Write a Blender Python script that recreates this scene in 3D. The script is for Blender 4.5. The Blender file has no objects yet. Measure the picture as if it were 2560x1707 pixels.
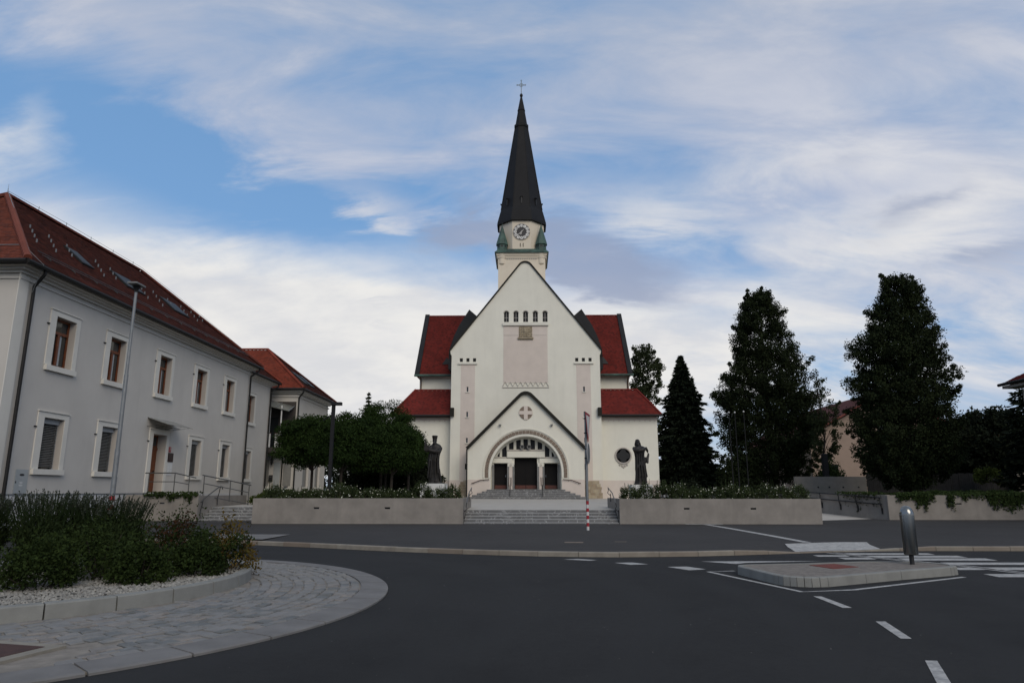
import bpy, bmesh, math, random
import numpy as np
from mathutils import Vector, Matrix
random.seed(7); RNG = np.random.default_rng(11)
SC = bpy.context.scene
COL = SC.collection
R = math.radians
# ---------------------------------------------------------------- camera
cam = bpy.data.cameras.new('camera'); camo = bpy.data.objects.new('camera', cam); COL.objects.link(camo)
camo.location = (0, 0, 1.6); camo.rotation_euler = (R(90 + 12.07), 0, R(1.093))
cam.sensor_width = 36; cam.lens = 24.5; cam.clip_start = 0.1; cam.clip_end = 2000
SC.camera = camo
SC.view_settings.view_transform = 'Standard'; SC.view_settings.look = 'None'
SC.view_settings.exposure = 0.0; SC.view_settings.gamma = 1.0
SC.view_settings.use_curve_mapping = False
SC.cycles.max_bounces = 4; SC.cycles.diffuse_bounces = 3; SC.cycles.glossy_bounces = 2; SC.cycles.transmission_bounces = 2; SC.cycles.transparent_max_bounces = 4; SC.cycles.caustics_reflective = False; SC.cycles.caustics_refractive = False
SC.render.resolution_x = 1024; SC.render.resolution_y = 682
# ---------------------------------------------------------------- world
SUN_EL, SUN_AZ = 32.0, 158.0           # azimuth clockwise from +Y: behind the camera, a little to the right
W = bpy.data.worlds.new('World'); SC.world = W; W.use_nodes = True
wn, wl = W.node_tree.nodes, W.node_tree.links
wn.clear()
def wnode(t, **k):
    n = wn.new(t)
    for a, b in k.items(): setattr(n, a, b)
    return n
def wset(sock, v):
    if isinstance(v, (int, float, tuple, list)): sock.default_value = v
    else: wl.new(v, sock)
def wm(op, a, b=None, c=None, clamp=False):
    n = wnode('ShaderNodeMath', operation=op, use_clamp=clamp)
    wset(n.inputs[0], a)
    if b is not None: wset(n.inputs[1], b)
    if c is not None: wset(n.inputs[2], c)
    return n.outputs[0]
def wmix(f, a, b):
    n = wnode('ShaderNodeMix', data_type='RGBA'); wset(n.inputs[0], f)
    wset(n.inputs[6], a if not isinstance(a, tuple) else (*a, 1)); wset(n.inputs[7], b if not isinstance(b, tuple) else (*b, 1))
    return n.outputs[2]
def wramp(v, lo, hi):
    n = wnode('ShaderNodeMapRange', interpolation_type='SMOOTHSTEP'); wset(n.inputs[0], v)
    n.inputs[1].default_value = lo; n.inputs[2].default_value = hi
    return n.outputs[0]
BG = 0.1
sky = wnode('ShaderNodeTexSky', sky_type='NISHITA', sun_disc=False, sun_elevation=R(SUN_EL), sun_rotation=R(SUN_AZ), altitude=200, air_density=1.0, dust_density=0.6, ozone_density=2.0)
tc = wnode('ShaderNodeTexCoord')
sp = wnode('ShaderNodeSeparateXYZ'); wl.new(tc.outputs['Generated'], sp.inputs[0])
dx, dy, dz = sp.outputs
az = wm('MULTIPLY', wm('ARCTAN2', dx, dy), 57.29578)
el = wm('MULTIPLY', wm('ARCSINE', dz), 57.29578)
# cloud-layer coordinates: a flat layer overhead seen in perspective, so streaks crowd together towards the horizon
den = wm('ADD', wm('MAXIMUM', dz, 0.0), 0.38)
cu, cv = wm('DIVIDE', dx, den), wm('DIVIDE', dy, den)
cxyz = wnode('ShaderNodeCombineXYZ'); wl.new(cu, cxyz.inputs[0]); wl.new(cv, cxyz.inputs[1])
def fbm(scale, stretch, rot, detail, off, dist=0.0, rough=0.55):
    m = wnode('ShaderNodeMapping'); wl.new(cxyz.outputs[0], m.inputs[0])
    m.inputs['Location'].default_value = off; m.inputs['Rotation'].default_value = (0, 0, R(rot)); m.inputs['Scale'].default_value = (scale * stretch[0], scale * stretch[1], 1)
    n = wnode('ShaderNodeTexNoise', noise_dimensions='2D'); wl.new(m.outputs[0], n.inputs['Vector'])
    n.inputs['Scale'].default_value = 1; n.inputs['Detail'].default_value = detail; n.inputs['Roughness'].default_value = rough; n.inputs['Distortion'].default_value = dist
    return n.outputs[0]
n_veil = fbm(1.9, (0.9, 1.5), 30, 5, (3.1, 0.7, 0), 0.2, 0.5)
n_wisp = fbm(4.6, (0.65, 1.6), -26, 7, (7.4, 2.2, 0), 0.3, 0.6)
n_puff = fbm(3.9, (0.9, 1.5), 8, 7, (1.7, 5.2, 0), 0.15, 0.58)
aew = wnode('ShaderNodeCombineXYZ'); wl.new(wm('MULTIPLY_ADD', n_puff, 14.0, wm('SUBTRACT', az, 7.0)), aew.inputs[0]); wl.new(wm('MULTIPLY_ADD', n_wisp, 7.0, wm('SUBTRACT', el, 3.5)), aew.inputs[1])
def bsum(lst):
    """soft patches of cloud by bearing and elevation: (bearing, elevation, half width, half height, tilt, weight)"""
    t = 0.0
    for a0, e0, sa, se, rot, w in lst:
        mp = wnode('ShaderNodeMapping', vector_type='TEXTURE'); wl.new(aew.outputs[0], mp.inputs[0])
        mp.inputs['Location'].default_value = (a0, e0, 0); mp.inputs['Rotation'].default_value = (0, 0, R(rot)); mp.inputs['Scale'].default_value = (sa * 2.0, se * 2.0, 1)
        g = wnode('ShaderNodeTexGradient', gradient_type='SPHERICAL'); wl.new(mp.outputs[0], g.inputs[0])
        t = wm('MULTIPLY_ADD', g.outputs[1], w, t)
    return t
# how far the thin high veil is opened to the blue behind it
open_ = bsum([(-33, 22.5, 14, 4.6, -8, 0.62), (-19, 19.5, 11, 3.6, -12, 0.66), (-8, 19.3, 7, 3.4, 0, 0.52), (5, 25, 7, 3.0, 10, 0.22), (11.5, 18.4, 6, 1.3, 0, 0.32), (17, 14.8, 9, 1.1, 10, 0.36), (29, 6, 14, 4.5, 0, 0.34)])
close = bsum([(-25, 28.5, 17, 2.6, -24, 0.20), (-13.5, 22.3, 3.2, 0.9, -8, 0.55), (25, 25, 18, 12, 0, 0.16)])
veil = wramp(wm('ADD', wm('SUBTRACT', wm('ADD', n_veil, wm('MULTIPLY', wm('SUBTRACT', n_wisp, 0.5), 1.25)), open_), wm('ADD', close, 0.10)), -0.05, 1.05)
bank = bsum([(-28, 9.5, 19, 6.2, -14, 1.25), (-11, 11, 13, 5.6, 0, 1.15), (4, 8, 22, 5.0, 0, 0.55), (10, 21.3, 9, 1.8, -14, 0.34), (17, 24, 10, 2.4, 14, 0.36), (24, 17, 14, 2.6, 10, 0.4), (20, 11.5, 18, 2.6, 3, 0.42), (-13.5, 22.3, 3.0, 0.8, -8, 0.42), (-39.5, 24, 2.2, 1.8, 30, 0.5), (36, 23, 8, 7, 0, 0.36)])
white = wramp(wm('ADD', wm('MULTIPLY', wm('ADD', bank, 0.10), wm('MULTIPLY_ADD', n_puff, 0.8, 0.55)), wm('MULTIPLY', wm('SUBTRACT', n_wisp, 0.5), 0.7)), 0.14, 0.95)
grey = wramp(wm('ADD', bsum([(-3.0, 21.4, 4.6, 1.8, 14, 1.1), (6.0, 18.2, 6.0, 1.9, -18, 1.5), (31.5, 21.0, 3.0, 1.8, 30, 0.85), (26, 25, 3.5, 1.4, 0, 0.55), (35, 15.5, 6, 1.5, 10, 0.75), (14, 25.5, 3, 0.8, 10, 0.4), (36, 31, 5, 4, 0, 0.45), (-11.3, 13.9, 4, 0.5, 0, 0.4)]), wm('MULTIPLY', wm('SUBTRACT', n_puff, 0.5), 0.9)), 0.25, 1.05)
k = 1.0 / BG
def kc(c): return tuple(v * k for v in c)
hz = wramp(el, 14.0, -1.0)
skyb = wmix(0.6, sky.outputs[0], kc((0.20, 0.42, 0.76)))
base = wmix(wm('MULTIPLY', hz, 0.6), skyb, kc((0.55, 0.63, 0.71)))
c1 = wmix(wm('MULTIPLY', veil, 0.95), base, wmix(wramp(el, 18.0, 60.0), kc((0.48, 0.53, 0.665)), kc((0.49, 0.50, 0.525))))
c2 = wmix(wm('MULTIPLY', white, 0.95), c1, wmix(wramp(wm('ADD', n_puff, wm('MULTIPLY', n_wisp, 0.5)), 0.5, 0.95), kc((0.72, 0.72, 0.735)), kc((0.87, 0.85, 0.815))))
c2 = wmix(wm('MULTIPLY', wramp(wm('ADD', n_wisp, wm('MULTIPLY', wm('SUBTRACT', n_veil, 0.5), 0.6)), 0.50, 0.82), 0.34), c2, kc((0.70, 0.71, 0.76)))
c3 = wmix(wm('MULTIPLY', grey, 0.82), c2, kc((0.315, 0.37, 0.51)))
c4 = wmix(wramp(el, 0.0, -3.0), c3, kc((0.12, 0.12, 0.11)))
bgn = wnode('ShaderNodeBackground'); wl.new(c4, bgn.inputs[0]); bgn.inputs[1].default_value = BG
wo = wnode('ShaderNodeOutputWorld'); wl.new(bgn.outputs[0], wo.inputs[0])
W.cycles.sampling_method = 'MANUAL'; W.cycles.sample_map_resolution = 512
sun = bpy.data.lights.new('sun', 'SUN'); sun.energy = 1.5; sun.angle = R(40); sun.color = (1.0, 0.89, 0.74)
suno = bpy.data.objects.new('sun', sun); COL.objects.link(suno)
_d = Vector((math.sin(R(SUN_AZ)) * math.cos(R(SUN_EL)), math.cos(R(SUN_AZ)) * math.cos(R(SUN_EL)), math.sin(R(SUN_EL))))
suno.rotation_euler = _d.to_track_quat('Z', 'Y').to_euler()
# ---------------------------------------------------------------- materials
MATS = {}
def mat(name, col, rough=0.8, var=0.12, scale=3.0, bump=0.0, bscale=30.0, metal=0.0, attr=None, spec=0.4, col2=None, stain=0.0, transl=0.0, detail=6, streak=None, haze=None):
    if name in MATS: return MATS[name]
    m = bpy.data.materials.new(name); m.use_nodes = True; MATS[name] = m
    nt = m.node_tree; N, L = nt.nodes, nt.links
    b = N['Principled BSDF']; b.inputs['Roughness'].default_value = rough; b.inputs['Metallic'].default_value = metal
    b.inputs['Specular IOR Level'].default_value = spec
    g = N.new('ShaderNodeNewGeometry')
    def noise(sc, det=6, st=None, ro=0.6):
        mp = N.new('ShaderNodeMapping'); L.new(g.outputs['Position'], mp.inputs[0]); mp.inputs['Scale'].default_value = st or (1, 1, 1)
        n = N.new('ShaderNodeTexNoise'); L.new(mp.outputs[0], n.inputs['Vector']); n.inputs['Scale'].default_value = sc; n.inputs['Detail'].default_value = det; n.inputs['Roughness'].default_value = ro
        return n.outputs[0]
    def mixc(f, a, bb, mode='MIX'):
        x = N.new('ShaderNodeMix'); x.data_type = 'RGBA'; x.blend_type = mode
        for s, v in ((x.inputs[0], f), (x.inputs[6], a), (x.inputs[7], bb)):
            if isinstance(v, (int, float)): s.default_value = v
            elif isinstance(v, tuple): s.default_value = (*v, 1) if len(v) == 3 else v
            else: L.new(v, s)
        return x.outputs[2]
    def mr(v, a, bb, c=0.0, d=1.0):
        x = N.new('ShaderNodeMapRange'); L.new(v, x.inputs[0]); x.inputs[1].default_value = a; x.inputs[2].default_value = bb; x.inputs[3].default_value = c; x.inputs[4].default_value = d
        return x.outputs[0]
    dark = tuple(c * (1 - var) for c in col); light = tuple(min(1, c * (1 + var)) for c in col)
    c = mixc(mr(noise(scale, detail), 0.3, 0.7), dark, light)
    if attr:
        a = N.new('ShaderNodeAttribute'); a.attribute_name = attr
        c2 = col2 or tuple(v * 0.6 for v in col)
        c = mixc(mr(a.outputs['Fac'], 0, 1), c, mixc(mr(noise(scale * 0.6), 0.3, 0.7), tuple(v * (1 - var) for v in c2), c2))
    elif col2:
        c = mixc(mr(noise(scale * 0.35, 5), 0.42, 0.66), c, col2)
    if stain:
        s = noise(1.1, 8, (1.6, 1.6, 0.22), 0.65)
        c = mixc(mr(s, 0.5, 0.85, 0, stain), c, tuple(v * 0.62 for v in col))
    if streak:
        x = N.new('ShaderNodeTexNoise'); L.new(g.outputs['Position'], x.inputs['Vector']); x.inputs['Scale'].default_value = streak[0]; x.inputs['Detail'].default_value = 3; x.inputs['Distortion'].default_value = 2.0
        v = N.new('ShaderNodeMath'); v.operation = 'ABSOLUTE'; vs = N.new('ShaderNodeMath'); vs.operation = 'SUBTRACT'; L.new(x.outputs[0], vs.inputs[0]); vs.inputs[1].default_value = 0.5; L.new(vs.outputs[0], v.inputs[0])
        c = mixc(mr(v.outputs[0], 0.0, streak[1], streak[3], 0.0), c, streak[2])
    if haze:
        big = noise(haze[0], 4); c = mixc(mr(big, 0.35, 0.68, 0, haze[1]), c, haze[2])
        sp = N.new('ShaderNodeTexVoronoi'); L.new(g.outputs['Position'], sp.inputs['Vector']); sp.inputs['Scale'].default_value = haze[3]
        c = mixc(mr(sp.outputs['Distance'], 0.0, 0.32, haze[4], 0.0), c, haze[5])
        c = mixc(mr(noise(9.0, 8, None, 0.75), 0.42, 0.75, 0, 0.55), c, tuple(v * 0.62 for v in col))
        if len(haze) > 6:      # tyre-polished rings round the roundabout, worn into the surface
            vd = N.new('ShaderNodeVectorMath'); vd.operation = 'DISTANCE'; L.new(g.outputs['Position'], vd.inputs[0]); vd.inputs[1].default_value = haze[6]
            wob = N.new('ShaderNodeMath'); wob.operation = 'MULTIPLY_ADD'; L.new(noise(0.35, 3), wob.inputs[0]); wob.inputs[1].default_value = 1.2; L.new(vd.outputs['Value'], wob.inputs[2])
            sn = N.new('ShaderNodeMath'); sn.operation = 'SINE'; ml = N.new('ShaderNodeMath'); ml.operation = 'MULTIPLY'; L.new(wob.outputs[0], ml.inputs[0]); ml.inputs[1].default_value = 3.6; L.new(ml.outputs[0], sn.inputs[0])
            c = mixc(mr(sn.outputs[0], 0.1, 1.0, 0, 0.5), c, tuple(v * 1.45 for v in col))
    L.new(c, b.inputs['Base Color'])
    if bump:
        bp = N.new('ShaderNodeBump'); bp.inputs['Strength'].default_value = 1.0; bp.inputs['Distance'].default_value = bump
        L.new(noise(bscale, 5), bp.inputs['Height']); L.new(bp.outputs[0], b.inputs['Normal'])
    if transl:
        t = N.new('ShaderNodeBsdfTranslucent'); L.new(c, t.inputs[0]); ms = N.new('ShaderNodeMixShader'); ms.inputs[0].default_value = transl
        L.new(b.outputs[0], ms.inputs[1]); L.new(t.outputs[0], ms.inputs[2]); L.new(ms.outputs[0], N['Material Output'].inputs[0])
    return m
def glass(name, col=(0.015, 0.018, 0.02), rough=0.05):
    return mat(name, col, rough, 0.1, 1.0, spec=0.9)
# ---------------------------------------------------------------- mesh helpers
class MB:
    def __init__(s): s.v = []; s.f = []
    def add(s, vs, fs):
        o = len(s.v); s.v += [tuple(float(c) for c in p) for p in vs]; s.f += [tuple(i + o for i in q) for q in fs]; return s
    def box(s, x0, x1, y0, y1, z0, z1):
        return s.add([(x0, y0, z0), (x1, y0, z0), (x1, y1, z0), (x0, y1, z0), (x0, y0, z1), (x1, y0, z1), (x1, y1, z1), (x0, y1, z1)],
                     [(0, 3, 2, 1), (4, 5, 6, 7), (0, 1, 5, 4), (1, 2, 6, 5), (2, 3, 7, 6), (3, 0, 4, 7)])
    def obox(s, c, size, rz=0.0, M=None):
        hx, hy, hz = size[0] / 2, size[1] / 2, size[2] / 2
        m = M or Matrix.Rotation(rz, 3, 'Z')
        vs = [Vector(c) + m @ Vector((sx * hx, sy * hy, sz * hz)) for sz in (-1, 1) for sy in (-1, 1) for sx in (-1, 1)]
        return s.add(vs, [(0, 2, 3, 1), (4, 5, 7, 6), (0, 1, 5, 4), (2, 6, 7, 3), (0, 4, 6, 2), (1, 3, 7, 5)])
    def prism(s, poly, y0, y1, ax='y'):
        """polygon of (x, z) extruded along y (ax='y'), of (y, z) along x (ax='x'), of (x, y) along z (ax='z')"""
        n = len(poly)
        mk = {'y': lambda p, t: (p[0], t, p[1]), 'x': lambda p, t: (t, p[0], p[1]), 'z': lambda p, t: (p[0], p[1], t)}[ax]
        vs = [mk(p, y0) for p in poly] + [mk(p, y1) for p in poly]
        fs = [tuple(range(n)), tuple(range(2 * n - 1, n - 1, -1))] + [(i, i + n, (i + 1) % n + n, (i + 1) % n) for i in range(n)]
        return s.add(vs, fs)
    def strip(s, path, w0, w1, y0, y1):
        """band of (x, z) path offset by w0..w1 along its normal, extruded y0..y1"""
        P = [Vector((p[0], p[1])) for p in path]; off = []
        for i, p in enumerate(P):
            a = P[max(i - 1, 0)]; b = P[min(i + 1, len(P) - 1)]; t = (b - a).normalized(); off.append(Vector((-t.y, t.x)))
        vs = []
        for p, n in zip(P, off):
            a, b = p + n * w0, p + n * w1; vs += [(a.x, y0, a.y), (b.x, y0, b.y), (b.x, y1, b.y), (a.x, y1, a.y)]
        fs = []
        for i in range(len(P) - 1):
            o = 4 * i
            for j in range(4): fs.append((o + j, o + (j + 1) % 4, o + 4 + (j + 1) % 4, o + 4 + j))
        fs += [(3, 2, 1, 0), tuple(len(vs) - 4 + j for j in range(4))]
        return s.add(vs, fs)
    def tube(s, pts, r, n=8, caps=True):
        P = [Vector(p) for p in pts]; rs = r if isinstance(r, (list, tuple)) else [r] * len(P)
        t0 = (P[1] - P[0]).normalized(); ref = Vector((0, 0, 1)) if abs(t0.z) < 0.9 else Vector((1, 0, 0))
        vs = []; 
        for i, p in enumerate(P):
            t = (P[min(i + 1, len(P) - 1)] - P[max(i - 1, 0)]).normalized()
            u = t.cross(ref); u = u.normalized() if u.length > 1e-4 else Vector((1, 0, 0)); w = u.cross(t).normalized()
            for j in range(n):
                a = 2 * math.pi * j / n; vs.append(p + (u * math.cos(a) + w * math.sin(a)) * rs[i])
        fs = [(i * n + j, i * n + (j + 1) % n, (i + 1) * n + (j + 1) % n, (i + 1) * n + j) for i in range(len(P) - 1) for j in range(n)]
        if caps: fs += [tuple(range(n - 1, -1, -1)), tuple((len(P) - 1) * n + j for j in range(n))]
        return s.add(vs, fs)
    def lathe(s, prof, c=(0, 0, 0), n=16, phase=0.0, M=None, caps=True):
        vs = []; fs = []
        for r, zz in prof:
            for j in range(n):
                a = 2 * math.pi * j / n + phase; p = Vector((r * math.cos(a), r * math.sin(a), zz))
                vs.append(Vector(c) + (M @ p if M else p))
        for i in range(len(prof) - 1):
            for j in range(n): fs.append((i * n + j, i * n + (j + 1) % n, (i + 1) * n + (j + 1) % n, (i + 1) * n + j))
        if caps: fs += [tuple(range(n - 1, -1, -1)), tuple((len(prof) - 1) * n + j for j in range(n))]
        return s.add(vs, fs)
    def sweep(s, secs):
        """list of closed rings (equal length) joined into a skin"""
        n = len(secs[0]); vs = [p for q in secs for p in q]
        fs = [(i * n + j, i * n + (j + 1) % n, (i + 1) * n + (j + 1) % n, (i + 1) * n + j) for i in range(len(secs) - 1) for j in range(n)]
        fs += [tuple(range(n - 1, -1, -1)), tuple((len(secs) - 1) * n + j for j in range(n))]
        return s.add(vs, fs)
    def build(s, name, m, parent=None, smooth=False, bevel=0.0, label=None, local=False):
        me = bpy.data.meshes.new(name); me.from_pydata(s.v, [], s.f)
        bm = bmesh.new(); bm.from_mesh(me); bmesh.ops.remove_doubles(bm, verts=bm.verts, dist=1e-5) if smooth else None
        bmesh.ops.recalc_face_normals(bm, faces=bm.faces)
        if bevel: bmesh.ops.bevel(bm, geom=bm.edges[:], offset=bevel, segments=1, affect='EDGES')
        bm.to_mesh(me); bm.free()
        return link(name, me, m, parent, smooth, label)
def link(name, me, m, parent=None, smooth=False, label=None):
    if m is not None: me.materials.append(MATS[m] if isinstance(m, str) else m)
    if smooth:
        me.polygons.foreach_set('use_smooth', [True] * len(me.polygons))
        try: me.set_sharp_from_angle(angle=R(40))
        except Exception: pass
    o = bpy.data.objects.new(name, me); COL.objects.link(o)
    if parent: par(o, parent)
    if label: o['label'] = label
    return o
def par(o, p):
    o.parent = p; o.matrix_parent_inverse = Matrix.Translation(-Vector(world_loc(p)))
def world_loc(p):
    return p.location if p.parent is None else (p.location + world_loc(p.parent) + p.matrix_parent_inverse.translation)
def tag(o, label=None, cat=None, group=None, kind=None):
    for kk, v in (('label', label), ('category', cat), ('group', group), ('kind', kind)):
        if v: o[kk] = v
    return o
def thing(name, label, cat, loc=(0, 0, 0), group=None, kind=None):
    o = bpy.data.objects.new(name, None); COL.objects.link(o); o.location = loc; o.empty_display_size = 0.3
    return tag(o, label, cat, group, kind)
def struct(name, mb, m, **k):
    o = mb.build(name, m, **k); o['kind'] = 'structure'; return o
def copy_tree(o, parent=None):
    c = o.copy(); COL.objects.link(c)
    if parent: c.parent = parent; c.matrix_parent_inverse = o.matrix_parent_inverse.copy()
    for ch in list(o.children): copy_tree(ch, c)
    return c
def fast(name, V, F, m, parent=None, rnd=None, label=None, smooth=False):
    V = np.asarray(V, np.float32); F = np.asarray(F, np.int32); nf, kf = F.shape
    me = bpy.data.meshes.new(name); me.vertices.add(len(V)); me.vertices.foreach_set('co', V.ravel())
    me.loops.add(nf * kf); me.loops.foreach_set('vertex_index', F.ravel())
    me.polygons.add(nf); me.polygons.foreach_set('loop_start', np.arange(0, nf * kf, kf, dtype=np.int32)); me.polygons.foreach_set('loop_total', np.full(nf, kf, np.int32))
    if rnd is not None:
        a = me.attributes.new('rnd', 'FLOAT', 'FACE'); a.data.foreach_set('value', np.asarray(rnd, np.float32))
    me.update(calc_edges=True)
    return link(name, me, m, parent, smooth, label)
def carve(o, cut):
    """cut real openings into a wall"""
    cm = bpy.data.meshes.new('cut'); cm.from_pydata(cut.v, [], cut.f)
    bm = bmesh.new(); bm.from_mesh(cm); bmesh.ops.recalc_face_normals(bm, faces=bm.faces); bm.to_mesh(cm); bm.free()
    co = bpy.data.objects.new('cut', cm); COL.objects.link(co)
    md = o.modifiers.new('b', 'BOOLEAN'); md.object = co; md.operation = 'DIFFERENCE'; md.solver = 'EXACT'
    try: md.use_self = True
    except Exception: pass
    bpy.context.view_layer.update()
    dg = bpy.context.evaluated_depsgraph_get(); me = bpy.data.meshes.new_from_object(o.evaluated_get(dg))
    o.modifiers.clear(); o.data = me
    bpy.data.objects.remove(co); return o
def tile_roof(poly, m, parent, name='roof_tiles', w=0.18, e=0.165, lift=0.03):
    """plain tiles laid course by course over a planar roof face; real overlapping geometry"""
    P = np.array(poly, float); n = np.cross(P[1] - P[0], P[2] - P[0]); n /= np.linalg.norm(n)
    if n[2] < 0: n = -n
    v = np.array([0, 0, 1.0]) - n * n[2]; v /= np.linalg.norm(v); u = np.cross(v, n); o = P[0]
    U, Vv = (P - o) @ u, (P - o) @ v
    ks = np.arange(math.floor(Vv.min() / e) - 1, math.ceil(Vv.max() / e) + 1); js = np.arange(math.floor(U.min() / w) - 1, math.ceil(U.max() / w) + 1)
    K, J = np.meshgrid(ks, js, indexing='ij'); cu_ = (J + 0.5 * (K % 2)) * w; cv_ = K * e
    cu_ = cu_.ravel(); cv_ = cv_.ravel()
    px, py = cu_, cv_ + e * 0.5; ins = np.zeros(len(px), bool); q = len(P)
    for i in range(q):
        x0, y0, x1, y1 = U[i], Vv[i], U[(i + 1) % q], Vv[(i + 1) % q]
        c = ((y0 > py) != (y1 > py)); 
        with np.errstate(divide='ignore', invalid='ignore'): ins ^= c & (px < (x1 - x0) * (py - y0) / (y1 - y0) + x0)
    cu_, cv_ = cu_[ins], cv_[ins]; N = len(cu_); g = 0.004
    h = lift + RNG.normal(0, 0.004, N); jx = RNG.normal(0, 0.004, N)
    def pt(a, b, c): return o + a[:, None] * u + b[:, None] * v + c[:, None] * n
    z0 = np.full(N, 0.004); ov = e * 1.25
    A = pt(cu_ - w / 2 + g + jx, cv_, h); B = pt(cu_ + w / 2 - g + jx, cv_, h); C = pt(cu_ + w / 2 - g, cv_ + ov, z0); D = pt(cu_ - w / 2 + g, cv_ + ov, z0)
    A2 = pt(cu_ - w / 2 + g + jx, cv_, h - 0.022); B2 = pt(cu_ + w / 2 - g + jx, cv_, h - 0.022)
    V = np.stack([A, B, C, D, A2, B2], 1).reshape(-1, 3); b = np.arange(N)[:, None] * 6
    F = np.concatenate([b + [0, 1, 2, 3], b + [4, 5, 1, 0]]); r = RNG.random(N) ** 2.2
    ob = fast(name, V, F, m, parent, np.concatenate([r, r])); ob['kind'] = 'stuff'
    return ob
_cap = {}
def cap_tiles(a, b, m, parent, step=0.34, r=0.13, name='ridge_tile'):
    """overlapping half-round ridge tiles from a to b, one object each"""
    a, b = Vector(a), Vector(b); d = (b - a); n = max(1, int(d.length / step)); d.normalize()
    key = (m, r)
    if key not in _cap:
        me = bpy.data.meshes.new('ridge_tile'); vs = []; fs = []
        for i, (x, rr) in enumerate(((0, r * 1.08), (0.40, r * 0.92))):
            for j in range(6):
                t = math.pi * (j / 5) * 1.15 - math.pi * 0.075; vs.append((x, rr * math.cos(t), rr * math.sin(t)))
        for j in range(5): fs.append((j, j + 1, 7 + j, 6 + j))
        fs.append((0, 5, 4, 3, 2, 1)); me.from_pydata(vs, [], fs); me.materials.append(MATS[m]); _cap[key] = me
    up = Vector((0, 0, 1)) - d * d.z; up.normalize(); s = up.cross(d)
    M3 = Matrix((d, s, up)).transposed()
    for i in range(n):
        o = bpy.data.objects.new(name, _cap[key]); COL.objects.link(o); o.parent = parent
        o.matrix_parent_inverse = Matrix.Translation(-Vector(world_loc(parent)))
        o.matrix_basis = Matrix.Translation(a + d * (i * (b - a).length / n)) @ (M3 @ Matrix.Rotation(R(-3), 3, 'Y')).to_4x4()
def textmesh(s, size, name, m, parent, M):
    cu = bpy.data.curves.new('t', 'FONT'); cu.body = s; cu.size = size; cu.align_x = 'CENTER'; cu.align_y = 'CENTER'; cu.extrude = 0.004; cu.resolution_u = 3
    to = bpy.data.objects.new('t', cu); COL.objects.link(to); bpy.context.view_layer.update()
    me = bpy.data.meshes.new_from_object(to.evaluated_get(bpy.context.evaluated_depsgraph_get())); bpy.data.objects.remove(to)
    me.transform(M); me.name = name; me.materials.clear()
    return link(name, me, m, parent)
# ---- foliage
def leaves(C, size, sizevar=0.35, aspect=0.55, up=0.0, out=None):
    """one folded leaf (two triangles) per row of C"""
    C = np.asarray(C, float); n = len(C)
    d = RNG.normal(0, 1, (n, 3)); 
    if out is not None: d += out
    d[:, 2] += up; d /= np.linalg.norm(d, axis=1)[:, None]
    t = RNG.normal(0, 1, (n, 3)); t -= (t * d).sum(1)[:, None] * d; t /= np.linalg.norm(t, axis=1)[:, None]
    nn = np.cross(d, t); s = size * (1 + RNG.uniform(-sizevar, sizevar, n))[:, None]
    V = np.stack([C - d * s * 0.5, C + t * s * aspect * 0.5 + nn * s * 0.12, C + d * s * 0.5, C - t * s * aspect * 0.5 + nn * s * 0.12], 1).reshape(-1, 3)
    return V, np.arange(n * 4).reshape(n, 4)
def sph(n):
    d = RNG.normal(0, 1, (n, 3)); d /= np.linalg.norm(d, axis=1)[:, None]; return d
def foliage(name, clumps, per, size, m, parent, up=0.0, aspect=0.55, rndbase=None):
    """clumps: array (n, 6) of x, y, z, rx, ry, rz"""
    c = np.repeat(np.asarray(clumps, float), per, axis=0); n = len(c)
    rad = RNG.random(n) ** 0.5
    P = c[:, :3] + sph(n) * rad[:, None] * c[:, 3:6]
    V, F = leaves(P, size, aspect=aspect, up=up)
    cr = np.repeat(RNG.random(len(clumps)), per)
    return fast(name, V, F, m, parent, np.clip(cr * 0.6 + RNG.random(n) * 0.5 - 0.1, 0, 1))
# ---------------------------------------------------------------- material set
mat('asphalt', (0.0185, 0.0186, 0.0188), 0.85, 0.16, 1.3, 0.004, 160, spec=0.15, col2=(0.024, 0.0238, 0.0235), haze=(0.16, 0.9, (0.030, 0.0298, 0.030), 55, 0.35, (0.070, 0.070, 0.068), (-8.56, 10.9, 0.0)))
mat('pavement_asphalt', (0.038, 0.036, 0.035), 0.85, 0.14, 2.0, 0.003, 140, spec=0.2, haze=(0.22, 0.8, (0.052, 0.049, 0.047), 55, 0.3, (0.09, 0.088, 0.085)))
mat('paint_white', (0.40, 0.392, 0.375), 0.7, 0.25, 22.0, spec=0.2, col2=(0.25, 0.25, 0.245))
mat('kerb_stone', (0.22, 0.20, 0.165), 0.85, 0.2, 3.0, 0.003, 60, attr='rnd', col2=(0.19, 0.15, 0.115))
mat('kerb_grey', (0.20, 0.20, 0.185), 0.85, 0.14, 3.0, 0.003, 60)
mat('slab', (0.15, 0.145, 0.14), 0.85, 0.18, 2.0, 0.004, 50)
mat('cobble', (0.165, 0.162, 0.154), 0.75, 0.25, 7.0, 0.006, 45, col2=(0.19, 0.185, 0.18))
mat('cobble_blue', (0.128, 0.132, 0.130), 0.75, 0.25, 7.0, 0.006, 45)
mat('cobble_warm', (0.185, 0.17, 0.155), 0.75, 0.25, 7.0, 0.006, 45)
mat('mortar', (0.20, 0.18, 0.155), 0.95, 0.25, 6.0, 0.006, 60)
mat('gravel', (0.33, 0.31, 0.27), 0.9, 0.25, 14.0, attr='rnd', col2=(0.19, 0.18, 0.16))
mat('gravel_bed', (0.16, 0.15, 0.13), 0.95, 0.3, 20.0, 0.01, 60)
mat('rust_red', (0.135, 0.024, 0.012), 0.75, 0.25, 8.0, 0.002, 80)
mat('rust_brown', (0.052, 0.022, 0.016), 0.8, 0.25, 8.0, 0.003, 50)
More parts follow.
